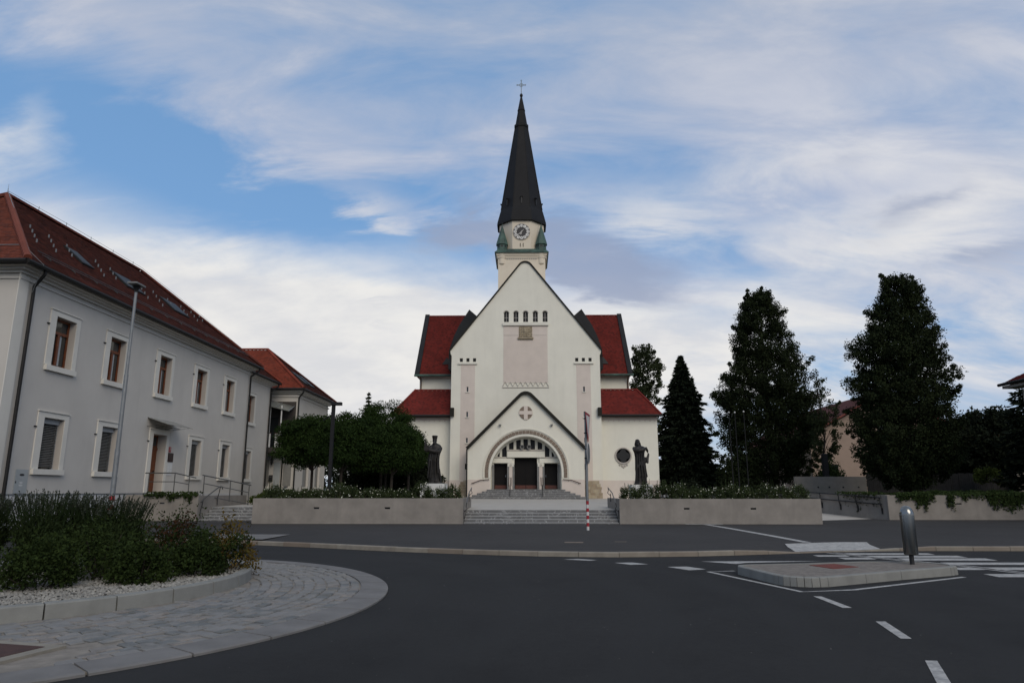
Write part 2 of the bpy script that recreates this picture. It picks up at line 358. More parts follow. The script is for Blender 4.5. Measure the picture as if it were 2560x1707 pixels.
mat('concrete_fin', (0.225, 0.205, 0.182), 0.9, 0.16, 1.6, 0.003, 90, stain=0.6)
mat('terrace_stone', (0.41, 0.385, 0.345), 0.85, 0.1, 1.2, 0.002, 60)
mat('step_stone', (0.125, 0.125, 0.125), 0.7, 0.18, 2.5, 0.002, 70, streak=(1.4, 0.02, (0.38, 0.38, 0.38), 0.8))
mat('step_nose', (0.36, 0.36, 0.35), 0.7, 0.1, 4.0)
mat('soil', (0.045, 0.035, 0.025), 0.95, 0.3, 8.0, 0.02, 30)
mat('grass', (0.030, 0.045, 0.014), 0.95, 0.35, 1.5, 0.03, 30)
mat('cream_plaster', (0.70, 0.68, 0.59), 0.9, 0.045, 0.7, 0.002, 120, stain=0.22)
mat('pink_plaster', (0.60, 0.53, 0.47), 0.9, 0.05, 1.4, 0.002, 120, stain=0.12)
mat('trim_plaster', (0.66, 0.64, 0.56), 0.85, 0.04, 1.2, 0.001, 120)
mat('tower_plaster', (0.66, 0.585, 0.47), 0.9, 0.05, 0.8, 0.002, 100, stain=0.3)
mat('brown_stone', (0.20, 0.155, 0.12), 0.9, 0.3, 8.0, 0.01, 30)
mat('tan_stone', (0.42, 0.36, 0.26), 0.9, 0.2, 4.0, 0.006, 30, attr='rnd', col2=(0.34, 0.27, 0.19))
mat('relief_stone', (0.30, 0.25, 0.175), 0.9, 0.3, 5.0, 0.02, 18)
mat('tile_red', (0.155, 0.025, 0.020), 0.85, 0.25, 0.8, attr='rnd', col2=(0.10, 0.022, 0.019), spec=0.12)
mat('tile_sunlit', (0.155, 0.042, 0.025), 0.8, 0.2, 1.2, attr='rnd', col2=(0.09, 0.030, 0.022), spec=0.2)
mat('tile_brown', (0.088, 0.026, 0.018), 0.85, 0.3, 0.7, attr='rnd', col2=(0.042, 0.018, 0.015), spec=0.1)
mat('tile_orange', (0.19, 0.042, 0.025), 0.85, 0.25, 0.8, attr='rnd', col2=(0.13, 0.036, 0.024), spec=0.12)
mat('tile_dull', (0.15, 0.040, 0.030), 0.8, 0.2, 1.2, attr='rnd', col2=(0.10, 0.034, 0.030))
mat('slate', (0.017, 0.018, 0.020), 0.65, 0.18, 1.2, 0.004, 12, spec=0.2)
mat('spire_sheet', (0.011, 0.011, 0.012), 0.6, 0.25, 0.9, 0.003, 6, spec=0.18)
mat('dark_trim', (0.016, 0.015, 0.011), 0.7, 0.2, 3.0, spec=0.2)
mat('copper', (0.055, 0.105, 0.085), 0.6, 0.3, 2.5, 0.003, 20, col2=(0.022, 0.034, 0.030))
mat('cross_metal', (0.10, 0.115, 0.10), 0.5, 0.2, 6.0, metal=0.4)
mat('gutter_dark', (0.013, 0.0125, 0.012), 0.6, 0.2, 3.0, spec=0.25)
mat('pipe_brown', (0.085, 0.045, 0.030), 0.5, 0.2, 3.0, metal=0.3)
mat('rail_metal', (0.10, 0.10, 0.095), 0.4, 0.2, 5.0, metal=0.6)
mat('iron_black', (0.014, 0.014, 0.015), 0.55, 0.2, 5.0)
mat('iron_rust', (0.055, 0.030, 0.024), 0.6, 0.3, 9.0)
mat('steel', (0.22, 0.225, 0.22), 0.2, 0.1, 4.0, metal=1.0)
mat('galvanised', (0.20, 0.21, 0.215), 0.5, 0.15, 5.0, metal=0.35)
mat('bronze', (0.018, 0.015, 0.013), 0.5, 0.35, 3.0, 0.01, 14, metal=0.15, spec=0.3, col2=(0.024, 0.023, 0.022))
mat('pedestal', (0.52, 0.52, 0.50), 0.7, 0.08, 2.0)
mat('door_black', (0.006, 0.005, 0.005), 0.6, 0.2, 3.0, spec=0.15)
mat('door_red', (0.075, 0.020, 0.012), 0.5, 0.25, 5.0)
mat('frame_grey', (0.17, 0.17, 0.165), 0.6, 0.1, 3.0)
mat('clock_black', (0.010, 0.010, 0.012), 0.4, 0.1, 3.0)
mat('clock_white', (0.66, 0.65, 0.62), 0.6, 0.05, 3.0)
mat('clock_hand', (0.45, 0.43, 0.41), 0.5, 0.05, 3.0)
mat('white_wall', (0.505, 0.478, 0.435), 0.9, 0.05, 0.6, 0.002, 110, stain=0.25)
mat('cornice_plaster', (0.54, 0.515, 0.47), 0.9, 0.04, 0.5)
mat('white_trim', (0.62, 0.595, 0.535), 0.85, 0.05, 1.0, stain=0.15)
mat('plinth_white', (0.52, 0.515, 0.50), 0.85, 0.06, 1.0, stain=0.3)
mat('reveal', (0.42, 0.385, 0.345), 0.9, 0.05, 1.0)
mat('wood', (0.150, 0.042, 0.013), 0.45, 0.3, 6.0, spec=0.4)
mat('blind', (0.20, 0.195, 0.18), 0.5, 0.1, 5.0)
mat('blind_box', (0.34, 0.355, 0.36), 0.5, 0.05, 5.0)
mat('curtain', (0.34, 0.35, 0.35), 0.9, 0.1, 9.0)
glass('glass_dark'); mat('glass_church', (0.020, 0.021, 0.022), 0.5, 0.2, 6.0, spec=0.2); mat('glass_lunette', (0.008, 0.008, 0.009), 0.4, 0.3, 2.0, spec=0.25); mat('glass_sky', (0.018, 0.021, 0.022), 0.5, 0.1, 3.0, spec=0.15)
mat('canopy_sheet', (0.16, 0.165, 0.15), 0.2, 0.1, 3.0, spec=0.7)
mat('box_grey', (0.33, 0.35, 0.35), 0.6, 0.06, 4.0)
mat('mark_dark', (0.03, 0.03, 0.03), 0.7, 0.1, 5.0)
mat('plaque_red', (0.022, 0.006, 0.006), 0.35, 0.1, 5.0)
mat('paper', (0.55, 0.55, 0.54), 0.8, 0.05, 5.0)
mat('pole_red', (0.28, 0.012, 0.020), 0.4, 0.1, 5.0)
mat('pole_white', (0.52, 0.52, 0.50), 0.45, 0.06, 5.0)
mat('sign_white', (0.60, 0.60, 0.58), 0.4, 0.04, 5.0)
mat('sign_blue', (0.02, 0.07, 0.24), 0.4, 0.05, 5.0)
mat('house_pink', (0.30, 0.225, 0.18), 0.9, 0.06, 1.0)
mat('house_grey', (0.36, 0.34, 0.31), 0.9, 0.06, 1.0)
mat('house_tan', (0.30, 0.27, 0.24), 0.9, 0.08, 1.0)
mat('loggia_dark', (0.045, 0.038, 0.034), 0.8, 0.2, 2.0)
mat('fence_wood', (0.030, 0.028, 0.027), 0.9, 0.25, 4.0)
mat('bark', (0.035, 0.028, 0.022), 0.95, 0.3, 5.0, 0.02, 12)
mat('bark_grey', (0.060, 0.052, 0.045), 0.95, 0.3, 5.0, 0.02, 12)
def leafmat(n, a, b, t=0.12): mat(n, a, 0.85, 0.2, 1.2, attr='rnd', col2=b, transl=t, spec=0.08)
leafmat('leaf_dark', (0.015, 0.021, 0.010), (0.026, 0.036, 0.013), 0.08)
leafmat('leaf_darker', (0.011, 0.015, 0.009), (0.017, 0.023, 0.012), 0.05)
leafmat('leaf_globe', (0.014, 0.028, 0.008), (0.034, 0.060, 0.014))
leafmat('leaf_birch', (0.030, 0.040, 0.020), (0.048, 0.060, 0.026))
leafmat('needle', (0.011, 0.016, 0.011), (0.018, 0.026, 0.014), 0.0)
leafmat('needle_light', (0.030, 0.040, 0.022), (0.045, 0.055, 0.028), 0.0)
leafmat('leaf_lavender', (0.018, 0.030, 0.011), (0.034, 0.050, 0.018))
leafmat('leaf_shrub', (0.016, 0.027, 0.008), (0.034, 0.052, 0.013))
leafmat('leaf_yellow', (0.070, 0.060, 0.015), (0.140, 0.085, 0.020))
leafmat('leaf_red', (0.030, 0.018, 0.009), (0.055, 0.024, 0.012))
leafmat('leaf_flowerbed', (0.030, 0.044, 0.018), (0.060, 0.078, 0.032))
leafmat('leaf_hedge', (0.040, 0.062, 0.014), (0.075, 0.100, 0.020))
leafmat('leaf_ivy', (0.026, 0.042, 0.014), (0.045, 0.066, 0.020))
leafmat('leaf_bright', (0.070, 0.090, 0.020), (0.120, 0.140, 0.030))
mat('flower_white', (0.52, 0.52, 0.42), 0.8, 0.1, 5.0)
mat('flower_bud', (0.020, 0.026, 0.014), 0.8, 0.2, 5.0)
# ---------------------------------------------------------------- ground, road, pavement
KP = [(-60, 23.4), (-30, 23.0), (-20, 23.0), (-14, 22.7), (-11, 22.4), (-8.59, 21.87), (-6.12, 20.75), (-3.82, 19.55), (-1.69, 18.72), (0.08, 18.15), (1.97, 17.88), (4.0, 18.12), (5.0, 18.38), (7.0, 19.06), (8.3, 19.5), (9.6, 19.8), (10.7, 19.9), (13.5, 19.92), (20, 19.95), (80, 20.0)]
_kx = np.array([p[0] for p in KP]); _ky = np.array([p[1] for p in KP])
_fx = np.linspace(-60, 80, 2801); _fy = np.interp(_fx, _kx, _ky); _ker = np.hanning(25); _ker /= _ker.sum()
_fys = np.convolve(np.pad(_fy, 12, mode='edge'), _ker, 'valid')
def ky(x): return float(np.interp(x, _fx, _fys))
def kz(x): return float(np.interp(x, [5.9, 6.9, 9.6, 10.7], [0.12, 0.025, 0.025, 0.12]))
def pz(y): return 0.12 + 0.004 * (y - 18)
struct('ground', MB().add([(-400, -200, -0.05), (400, -200, -0.05), (400, 700, -0.05), (-400, 700, -0.05)], [(0, 1, 2, 3)]), 'grass')
road = struct('road', MB().add([(-80, -30, 0), (100, -30, 0), (100, 26, 0), (-80, 26, 0)], [(0, 1, 2, 3)]), 'asphalt')
xs = np.concatenate([np.linspace(-60, -14, 12), np.arange(-13, 16, 0.5), np.linspace(17, 80, 12)])
vs = []; fs = []; KW = 0.15
for x in xs:
    y0 = ky(x) + KW; zk = kz(x)
    for yy, zz in ((y0, zk - 0.006), (y0 + 0.9, (zk + pz(y0 + 0.9)) / 2), (y0 + 1.8, pz(y0 + 1.8)), (28.0, pz(28)), (46.0, pz(46)) ): vs.append((x, yy, zz))
for i in range(len(xs) - 1):
    for j in range(4): a = i * 5 + j; fs.append((a, a + 5, a + 6, a + 1))
pavement = struct('pavement', MB().add(vs, fs), 'pavement_asphalt')
# kerb stones, one object each
arc = [(x, ky(x)) for x in np.arange(-16, 34, 0.02)]
s = 0.0; st = arc[0]; prev = arc[0]; segs = []
for q in arc[1:]:
    s += math.hypot(q[0] - prev[0], q[1] - prev[1]); prev = q
    if s >= (1.0 if abs(q[0]) < 14 else 2.0): segs.append((st, q)); st = q; s = 0
for a, b in segs:
    t = Vector((b[0] - a[0], b[1] - a[1])).normalized(); n = Vector((-t.y, t.x)); g = 0.006
    a2 = Vector(a) + t * g; b2 = Vector(b) - t * g; za, zb = kz(a[0]), kz(b[0]); h = random.uniform(-0.004, 0.004)
    vs = []
    for p, zz in ((a2, za + h), (b2, zb + h)):
        p2 = p + n * KW; vs += [(p.x, p.y, -0.05), (p.x, p.y, zz - 0.02), (p.x + n.x * 0.02, p.y + n.y * 0.02, zz), (p2.x, p2.y, zz), (p2.x, p2.y, -0.05)]
    m = MB().add(vs, [(0, 1, 6, 5), (1, 2, 7, 6), (2, 3, 8, 7), (3, 4, 9, 8), (0, 4, 3, 2, 1), (5, 6, 7, 8, 9)])
    o = m.build('kerb_stone', 'kerb_stone', pavement); at = o.data.attributes.new('rnd', 'FLOAT', 'FACE'); rv = random.random() ** 1.5; at.data.foreach_set('value', [rv] * len(o.data.polygons))
def flat(name, pts, m, parent, zf=0.004, top=None):
    return MB().add([(p[0], p[1], zf if top is None else top(*p)) for p in pts], [tuple(range(len(pts)))]).build(name, m, parent)
def line(name, path, w, m, parent, zf=0.004, top=None):
    P = [Vector(p) for p in path]; vs = []
    for i, p in enumerate(P):
        t = (P[min(i + 1, len(P) - 1)] - P[max(i - 1, 0)]).normalized(); n = Vector((-t.y, t.x)) * w / 2
        for q in (p + n, p - n): vs.append((q.x, q.y, zf if top is None else top(q.x, q.y)))
    return MB().add(vs, [(2 * i, 2 * i + 1, 2 * i + 3, 2 * i + 2) for i in range(len(P) - 1)]).build(name, m, parent)
# lane dashes and zebra
for d in ([(4.45, 11.47), (4.57, 11.44), (4.55, 10.38), (4.42, 10.37)], [(4.37, 9.34), (4.49, 9.34), (4.26, 8.3), (4.14, 8.3)], [(3.84, 7.28), (3.95, 7.27), (3.58, 6.4), (3.46, 6.4)], [(3.1, 5.6), (3.2, 5.55), (2.7, 4.8), (2.6, 4.85)],
          [(3.03, 15.7), (3.47, 15.77), (3.75, 15.24), (3.36, 15.06)], [(2.0, 16.55), (2.42, 16.62), (2.72, 16.25), (2.32, 16.12)], [(0.9, 17.32), (1.25, 17.46), (1.68, 17.17), (1.48, 17.02)]):
    flat('lane_dash', d, 'paint_white', road)
for y0, y1, xa, xb in ((18.72, 19.15, 8.3, 10.45), (18.15, 18.55, 7.25, 8.05), (17.95, 18.45, 8.55, 10.8), (17.45, 17.9, 7.6, 8.35), (17.2, 17.75, 8.95, 11.05), (16.25, 16.75, 9.4, 11.4), (15.22, 15.68, 8.95, 9.5), (15.22, 15.72, 9.72, 11.6), (14.0, 14.5, 8.95, 11.8), (13.0, 13.5, 9.3, 12.0)):
    flat('zebra_bar', [(xa, y0), (xb, y0 + 0.02), (xb + 0.04, y1 + 0.02), (xa + 0.02, y1)], 'paint_white', road)
for off in (0.0, 0.22):
    line('crossing_line', [(7.9 + off, 19.2), (8.3 + off, 18.2), (8.73 + off, 17.12), (9.41 + off, 15.9), (9.85 + off, 14.2), (10.3 + off, 12.8)], 0.09, 'paint_white', road, 0.008)
line('island_line', [(4.25, 14.95), (3.68, 14.8), (4.46, 11.95), (5.4, 12.2), (8.3, 14.0)], 0.10, 'paint_white', road)
flat('give_way_bar', [(4.05, 16.9), (4.7, 16.35), (5.0, 16.6), (6.9, 17.05)], 'paint_white', road)
# pavement markings
tp = lambda x, y: (kz(x) + pz(y)) / 2 + 0.012 if y < ky(x) + 1.05 else pz(y) + 0.012
vs = []
for x0, ya, yb in ((7.1, 0.16, 1.5), (7.75, 0.16, 1.55), (8.4, 0.16, 1.6), (9.05, 0.16, 1.6), (9.7, 0.16, 1.45)):
    y0 = ky(x0) + ya; y1 = ky(x0) + yb
    vs += [(x0, y0, kz(x0) + 0.004), (x0 + 0.12, ky(x0) + 1.05, (kz(x0) + pz(y0 + 0.9)) / 2 + 0.012), (x0 + 0.22, y1, pz(y1) + 0.004)]
MB().add(vs, [f for i in range(4) for f in ((3 * i, 3 * i + 3, 3 * i + 4, 3 * i + 1), (3 * i + 1, 3 * i + 4, 3 * i + 5, 3 * i + 2))]).build('white_pad', 'paint_white', pavement)
pzt = lambda x, y: pz(y) + 0.006
line('pavement_line', [(8.15, 21.1), (8.1, 24), (7.95, 28.2), (7.75, 31.3)], 0.26, 'paint_white', pavement, top=pzt)
line('pavement_line', [(6.9, 31.25), (8.5, 31.28)], 0.4, 'paint_white', pavement, top=lambda x, y: pz(y) + 0.012)
flat('light_patch', [(-9.9, ky(-9.9) + 0.2), (-8.0, ky(-8.0) + 0.2), (-7.9, 24.1), (-10.6, 24.3)], 'slab', pavement, top=lambda x, y: pz(y) + 0.02)
flat('rust_stain', [(1.1, 20.85), (1.65, 20.8), (1.68, 21.15), (1.15, 21.2)], 'brown_stone', pavement, top=pzt)
flat('rust_stain', [(2.6, 21.2), (2.95, 21.2), (2.97, 21.35), (2.62, 21.35)], 'brown_stone', pavement, top=pzt)
# ---------------------------------------------------------------- roundabout
OC, OR = (-8.56, 10.9), 6.39; IC, IR = (-8.9, 12.0), 4.08
def cpt(c, r, a): return (c[0] + r * math.cos(a), c[1] + r * math.sin(a))
apron = struct('roundabout_apron', MB().lathe([(OR - 0.05, -0.05), (OR - 0.05, 0.024), (0.5, 0.024)], (OC[0], OC[1], 0), 96), 'mortar')
na = 42; W0 = 0.44
for i in range(na):
    a0 = 2 * math.pi * i / na + 0.002; a1 = 2 * math.pi * (i + 1) / na - 0.002
    vs = []; kk = 4
    for j in range(kk + 1):
        a = a0 + (a1 - a0) * j / kk
        for r, zz in ((OR, -0.05), (OR, 0.022), (OR - 0.03, 0.034), (OR - W0, 0.044), (OR - W0, -0.05)): vs.append((*cpt(OC, r, a), zz))
    fs = [(5 * j + m, 5 * j + m + 1, 5 * j + m + 6, 5 * j + m + 5) for j in range(kk) for m in range(4)] + [(0, 1, 2, 3, 4), tuple(5 * kk + m for m in (4, 3, 2, 1, 0))]
    if math.sin((a0 + a1) / 2) < 0.5 and math.cos((a0 + a1) / 2) < -0.75: continue
    MB().add(vs, fs).build('edge_slab', 'slab', apron)
# cobbles: rings of setts between the edge slabs and the island kerb
cob = []
r = OR - W0 - 0.02
while r > 2.2:
    dr = random.uniform(0.16, 0.21); a = random.uniform(0, 1); a_end = a + 2 * math.pi
    while a < a_end - 0.02:
        da = random.uniform(0.17, 0.31) / r; am = a + da / 2; c = cpt(OC, r - dr / 2, am)
        if math.hypot(c[0] - IC[0], c[1] - IC[1]) > IR + 0.10 and not (-5.75 < c[0] < -4.3 and 6.4 < c[1] < 7.72) and c[0] > -10.5: cob.append((a, a + da, r - dr, r, c))
        a += da
    r -= dr
cob.sort(key=lambda q: math.hypot(q[4][0] , q[4][1]) + (0 if abs(math.degrees(math.atan2(q[4][0], q[4][1])) + 1) < 38 else 50))
def cobble(q):
    a0, a1, r0, r1, c = q; g = 0.010; top = 0.040 + random.uniform(-0.006, 0.007); t0 = random.uniform(-0.006, 0.006); t1 = random.uniform(-0.006, 0.006)
    rm = (r0 + r1) / 2; ga = g / rm; j = lambda: random.uniform(-0.018, 0.018)
    ring = []
    for (aa, rr) in ((a0 + ga, r0 + g), (a1 - ga, r0 + g), (a1 - ga, r1 - g), (a0 + ga, r1 - g)): ring.append((aa + j() / rm, rr + j()))
    vs = [(*cpt(OC, rr, aa), 0.0) for aa, rr in ring] + [(*cpt(OC, rr, aa), top - 0.009) for aa, rr in ring]
    for kx, (aa, rr) in enumerate(ring):
        am = (a0 + a1) / 2; vs.append((*cpt(OC, rm + (rr - rm) * 0.82, am + (aa - am) * 0.84), top + (t0 if kx in (0, 3) else -t0) + (t1 if kx < 2 else -t1)))
    return vs, [(0, 1, 5, 4), (1, 2, 6, 5), (2, 3, 7, 6), (3, 0, 4, 7), (4, 5, 9, 8), (5, 6, 10, 9), (6, 7, 11, 10), (7, 4, 8, 11), (8, 9, 10, 11)]
far = MB()
for i, q in enumerate(cob):
    v, f = cobble(q)
    if i < 300: MB().add(v, f).build('cobble', random.choice(['cobble', 'cobble', 'cobble_blue', 'cobble', 'cobble_warm']), apron)
    else: far.add(v, f)
tag(far.build('far_cobbles', 'cobble', apron), kind='stuff')
# drain cover at the frame edge
cov = thing('drain_cover', 'rusty brown square drain cover set in a pale frame among the cobbles', 'drain cover', (-5.0, 7.1, 0))
fr = MB(); x0, x1, y0, y1 = -5.72, -4.75, 6.72, 7.62
_rz = Matrix.Rotation(R(-8), 3, 'Z')
fr.obox((-5.42, 7.18, 0.022), (1.2, 1.06, 0.06), R(-14)); fr.build('cover_frame', 'kerb_stone', cov)
MB().obox((-5.46, 7.18, 0.030), (0.98, 0.84, 0.052), R(-14)).build('cover_plate', 'rust_brown', cov)
# island kerb and gravel
isl = struct('roundabout_island', MB().lathe([(IR - 0.1, 0.0), (IR - 0.1, 0.15), (0.5, 0.17)], (IC[0], IC[1], 0), 72), 'gravel_bed')
nk = 30
for i in range(nk):
    a0 = 2 * math.pi * i / nk + 0.0025 + 0.05; a1 = 2 * math.pi * (i + 1) / nk - 0.0025 + 0.05; vs = []; kk = 5
    if math.cos((a0 + a1) / 2) < -0.55: continue
    for j in range(kk + 1):
        a = a0 + (a1 - a0) * j / kk
        for rr, zz in ((IR, 0.0), (IR - 0.01, 0.20), (IR - 0.025, 0.215), (IR - 0.16, 0.22), (IR - 0.16, 0.0)): vs.append((*cpt(IC, rr, a), zz))
    fs = [(5 * j + m, 5 * j + m + 1, 5 * j + m + 6, 5 * j + m + 5) for j in range(kk) for m in range(4)] + [(0, 1, 2, 3, 4), tuple(5 * kk + m for m in (4, 3, 2, 1, 0))]
    MB().add(vs, fs).build('kerb_stone', 'kerb_grey', isl)
n = 9000
ang = RNG.uniform(-1.9, 1.2, n); rr = (IR - 0.18) * np.sqrt(RNG.uniform(0.22, 1, n))
C = np.stack([IC[0] + rr * np.cos(ang), IC[1] + rr * np.sin(ang), 0.165 + RNG.uniform(0, 0.02, n)], 1)
oct_ = np.array([[1, 0, 0], [-1, 0, 0], [0, 1, 0], [0, -1, 0], [0, 0, 1], [0, 0, -1]], float); of = np.array([[0, 2, 4], [2, 1, 4], [1, 3, 4], [3, 0, 4]])
sz = RNG.uniform(0.016, 0.042, n)
V = (C[:, None, :] + oct_[None] * sz[:, None, None] * RNG.uniform(0.6, 1.2, (n, 6, 1)) * np.array([1, 1, 0.7])).reshape(-1, 3)
th = RNG.uniform(0, 6.28, n)
F = (np.arange(n)[:, None, None] * 6 + of[None]).reshape(-1, 3)
tag(fast('gravel', V, F, 'gravel', None, np.repeat(RNG.random(n), 4)), 'pale loose gravel inside the roundabout kerb', 'gravel', kind='stuff')
# ---------------------------------------------------------------- traffic island on the right
ti = thing('traffic_island', 'kerbed concrete traffic island with rust red plate by the zebra crossing', 'traffic island', (6.4, 14, 0))
tip = [(4.14, 14.35), (4.36, 12.95), (4.44, 12.72), (4.62, 12.57), (4.85, 12.5), (5.15, 12.56), (6.9, 13.55), (8.2, 14.22), (8.42, 14.38), (8.52, 14.6), (8.5, 14.85), (8.35, 15.1), (8.05, 15.32), (7.6, 15.4), (7.0, 15.35), (5.6, 14.95), (4.5, 14.72), (4.22, 14.6)]
MB().prism([(6.4 + (x - 6.4) * 0.965, 14 + (y - 14) * 0.9) for x, y in tip], 0.0, 0.148, 'z').build('island_top', mat('island_conc', (0.175, 0.155, 0.135), 0.95, 0.3, 9.0, 0.012, 35), ti)
def arcsplit(pts, step):
    out = []
    for i in range(len(pts)):
        a, b = Vector(pts[i]), Vector(pts[(i + 1) % len(pts)]); n_ = max(1, round((b - a).length / step))
        for j in range(n_): out.append((a + (b - a) * j / n_, a + (b - a) * (j + 1) / n_))
    return out
cen = Vector((6.4, 14.0))
for a, b in arcsplit(tip, 1.0):
    L_ = (b - a).length; m_ = max(1, int(L_ / 0.9)) if L_ > 0.5 else max(1, round(L_ / 0.13))
    for j in range(m_):
        p = a + (b - a) * (j / m_); q = a + (b - a) * ((j + 1) / m_); t = (q - p).normalized(); nI = Vector((-t.y, t.x)); g = 0.005
        if nI.dot(cen - p) < 0: nI = -nI
        p2, q2 = p + t * g, q - t * g; vs = []
        for e in (p2, q2): vs += [(e.x, e.y, 0.0), (e.x + nI.x * 0.008, e.y + nI.y * 0.008, 0.145), (e.x + nI.x * 0.025, e.y + nI.y * 0.025, 0.158), (e.x + nI.x * 0.12, e.y + nI.y * 0.12, 0.16), (e.x + nI.x * 0.12, e.y + nI.y * 0.12, 0.0)]
        MB().add(vs, [(0, 1, 6, 5), (1, 2, 7, 6), (2, 3, 8, 7), (3, 4, 9, 8), (0, 4, 3, 2, 1), (5, 6, 7, 8, 9)]).build('kerb_stone', 'kerb_grey', ti)
MB().prism([(5.64, 14.60), (6.24, 14.86), (6.47, 14.30), (5.83, 13.95)], 0.146, 0.156, 'z').build('cover_plate', 'rust_red', ti, label='rust red plate set in the island top')
# bollard
bo = thing('bollard', 'stainless steel rounded bollard on a thin post on the traffic island', 'bollard', (7.8, 14.85, 0.15))
MB().lathe([(0.045, 0.14), (0.045, 0.36)], (7.8, 14.85, 0), 16).build('post', 'iron_black', bo, smooth=True)
prof = [(0.12, 0.335), (0.133, 0.345), (0.136, 0.37), (0.136, 1.12)] + [(0.136 * math.cos(t), 1.12 + 0.18 * math.sin(t)) for t in np.linspace(0.15, 1.5, 8)]
MB().lathe(prof, (7.8, 14.85, 0), 32).build('body', 'steel', bo, smooth=True)
MB().lathe([(0.139, 1.115), (0.139, 1.13)], (7.8, 14.85, 0), 32).build('cap_seam', 'galvanised', bo, smooth=True)
# ---------------------------------------------------------------- terrace, planters, steps
def tz(y): return 0.74 + (y - 32.9) * 0.0137
terr = MB()
terr.add([(-2.75, 32.85, tz(32.85)), (4.12, 32.85, tz(32.85)), (4.12, 36.2, tz(36.2)), (-2.75, 36.2, tz(36.2))], [(0, 1, 2, 3)])
terr.add([(-12.3, 36.2, tz(36.2)), (12.9, 36.2, tz(36.2)), (12.9, 44.0, tz(44)), (14.4, 45.2, tz(45.2)), (19.0, 58, tz(58)), (19.0, 100, tz(58)), (-26.0, 100, tz(58)), (-18.8, 58, tz(58)), (-17.0, 38.5, 0.80), (-12.3, 38.5, tz(38.5))], [tuple(range(10))])
struct('terrace', terr, 'terrace_stone')
struct('lawn', MB().add([(18.25, 36.1, 1.15), (120, 36.1, 1.15), (120, 300, 1.15), (19.0, 300, 1.15), (19.0, 58, 1.15), (14.75, 44.6, 1.15)], [(0, 1, 2, 3, 4, 5)]), 'grass')
def flight(name, label, x0, x1, y0, z0, risers, tread, back, parent=None, xi=0.0, grp=None):
    t = thing(name, label, 'steps', ((x0 + x1) / 2, y0, z0), grp); z = z0
    for i, rr in enumerate(risers):
        z += rr; ya = y0 + tread * i; yb = back if i == len(risers) - 1 else ya + tread + 0.1
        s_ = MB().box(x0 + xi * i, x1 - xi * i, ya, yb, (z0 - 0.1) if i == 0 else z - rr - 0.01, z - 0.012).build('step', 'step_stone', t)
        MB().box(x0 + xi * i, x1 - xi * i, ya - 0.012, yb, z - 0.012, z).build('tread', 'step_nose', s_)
    return t
zb = pz(31.5)
flight('front_steps', 'wide grey stone steps between the two flower planters in front of the church', -2.72, 4.08, 31.5, zb, [0.055, 0.128, 0.128, 0.128, 0.128], 0.34, 33.0)
def planter(name, label, x0, x1, y0, y1, ztop, zbase, slots, left=True, right=True):
    t = thing(name, label, 'planter wall', ((x0 + x1) / 2, y0, zbase)); w = 0.28
    m = MB().box(x0, x1, y0, y0 + w, 0.05, ztop); o = m.build('front_wall', 'concrete_fin', t)
    c = MB()
    for sx in slots: c.box(sx - 0.12, sx + 0.12, y0 - 0.05, y0 + 0.10, ztop - 0.46, ztop - 0.39)
    if slots: carve(o, c)
    MB().box(x0, x0 + w, y0 + w + 0.002, y1, 0.05, ztop - 0.003).build('side_wall', 'concrete_fin', t)
    MB().box(x1 - w, x1, y0 + w + 0.002, y1, 0.05, ztop - 0.003).build('side_wall', 'concrete_fin', t)
    MB().box(x0 + w, x1 - w, y0 + w, y1 - 0.05, 0.1, ztop - 0.14).build('soil', 'soil', t)
    for i, sx in enumerate(slots):
        l = thing('wall_light', '%s recessed slot light in the %s' % (('outer', 'inner')[i] if left else ('inner', 'outer')[i], name_txt[name]), 'wall light', (sx, y0, ztop - 0.43))
        MB().box(sx - 0.118, sx + 0.118, y0 + 0.055, y0 + 0.09, ztop - 0.458, ztop - 0.392).build('diffuser', 'glass_dark', l)
        MB().box(sx - 0.13, sx + 0.13, y0 - 0.004, y0 + 0.03, ztop - 0.391, ztop - 0.380).build('frame', 'gutter_dark', l)
    return t
name_txt = {'planter_west': 'concrete planter beside the left of the front steps', 'planter_east': 'concrete planter beside the right of the front steps'}
name_txt = {'stone_planter': 'left concrete planter wall'}
planter('stone_planter', 'long pale concrete planter wall beside the front steps, under the globe trees', -12.1, -2.75, 31.5, 36.1, 1.27, 0.17, [-9.25, -6.1], True)
name_txt = {'stone_planter': 'right concrete planter wall'}
planter('stone_planter', 'pale concrete planter wall between the front steps and the ramp', 4.12, 12.9, 31.5, 36.1, 1.25, 0.17, [7.05, 9.95], False)
# left retaining wall, steps and landing
lw = thing('retaining_wall', 'pale concrete retaining wall with trailing ivy below the parsonage door', 'wall', (-17.5, 34.1, 0.2))
o = MB().box(-19.3, -15.75, 34.1, 34.4, 0.05, 1.40).build('front_wall', 'concrete_fin', lw); carve(o, MB().box(-17.62, -17.38, 34.0, 34.2, 0.98, 1.05))
MB().box(-16.05, -15.75, 34.402, 40.0, 0.05, 1.36).build('side_wall', 'concrete_fin', lw)
MB().box(-19.3, -16.05, 34.4, 42.0, 0.05, 1.32).build('landing_fill', 'terrace_stone', lw)
l = thing('wall_light', 'recessed slot light in the retaining wall with trailing ivy', 'wall light', (-17.5, 34.1, 1.0)); MB().box(-17.615, -17.385, 34.15, 34.19, 0.982, 1.048).build('diffuser', 'glass_dark', l)
flight('side_steps', 'narrower grey stone steps beside the parsonage retaining wall', -15.73, -12.12, 34.2, pz(34.2), [0.06, 0.14, 0.14, 0.14, 0.14], 0.36, 36.2)
struct('side_path', MB().add([(-15.74, 36.15, 0.806), (-12.12, 36.15, 0.806), (-12.12, 46, 0.92), (-15.74, 46, 0.92)], [(0, 1, 2, 3)]), 'terrace_stone')
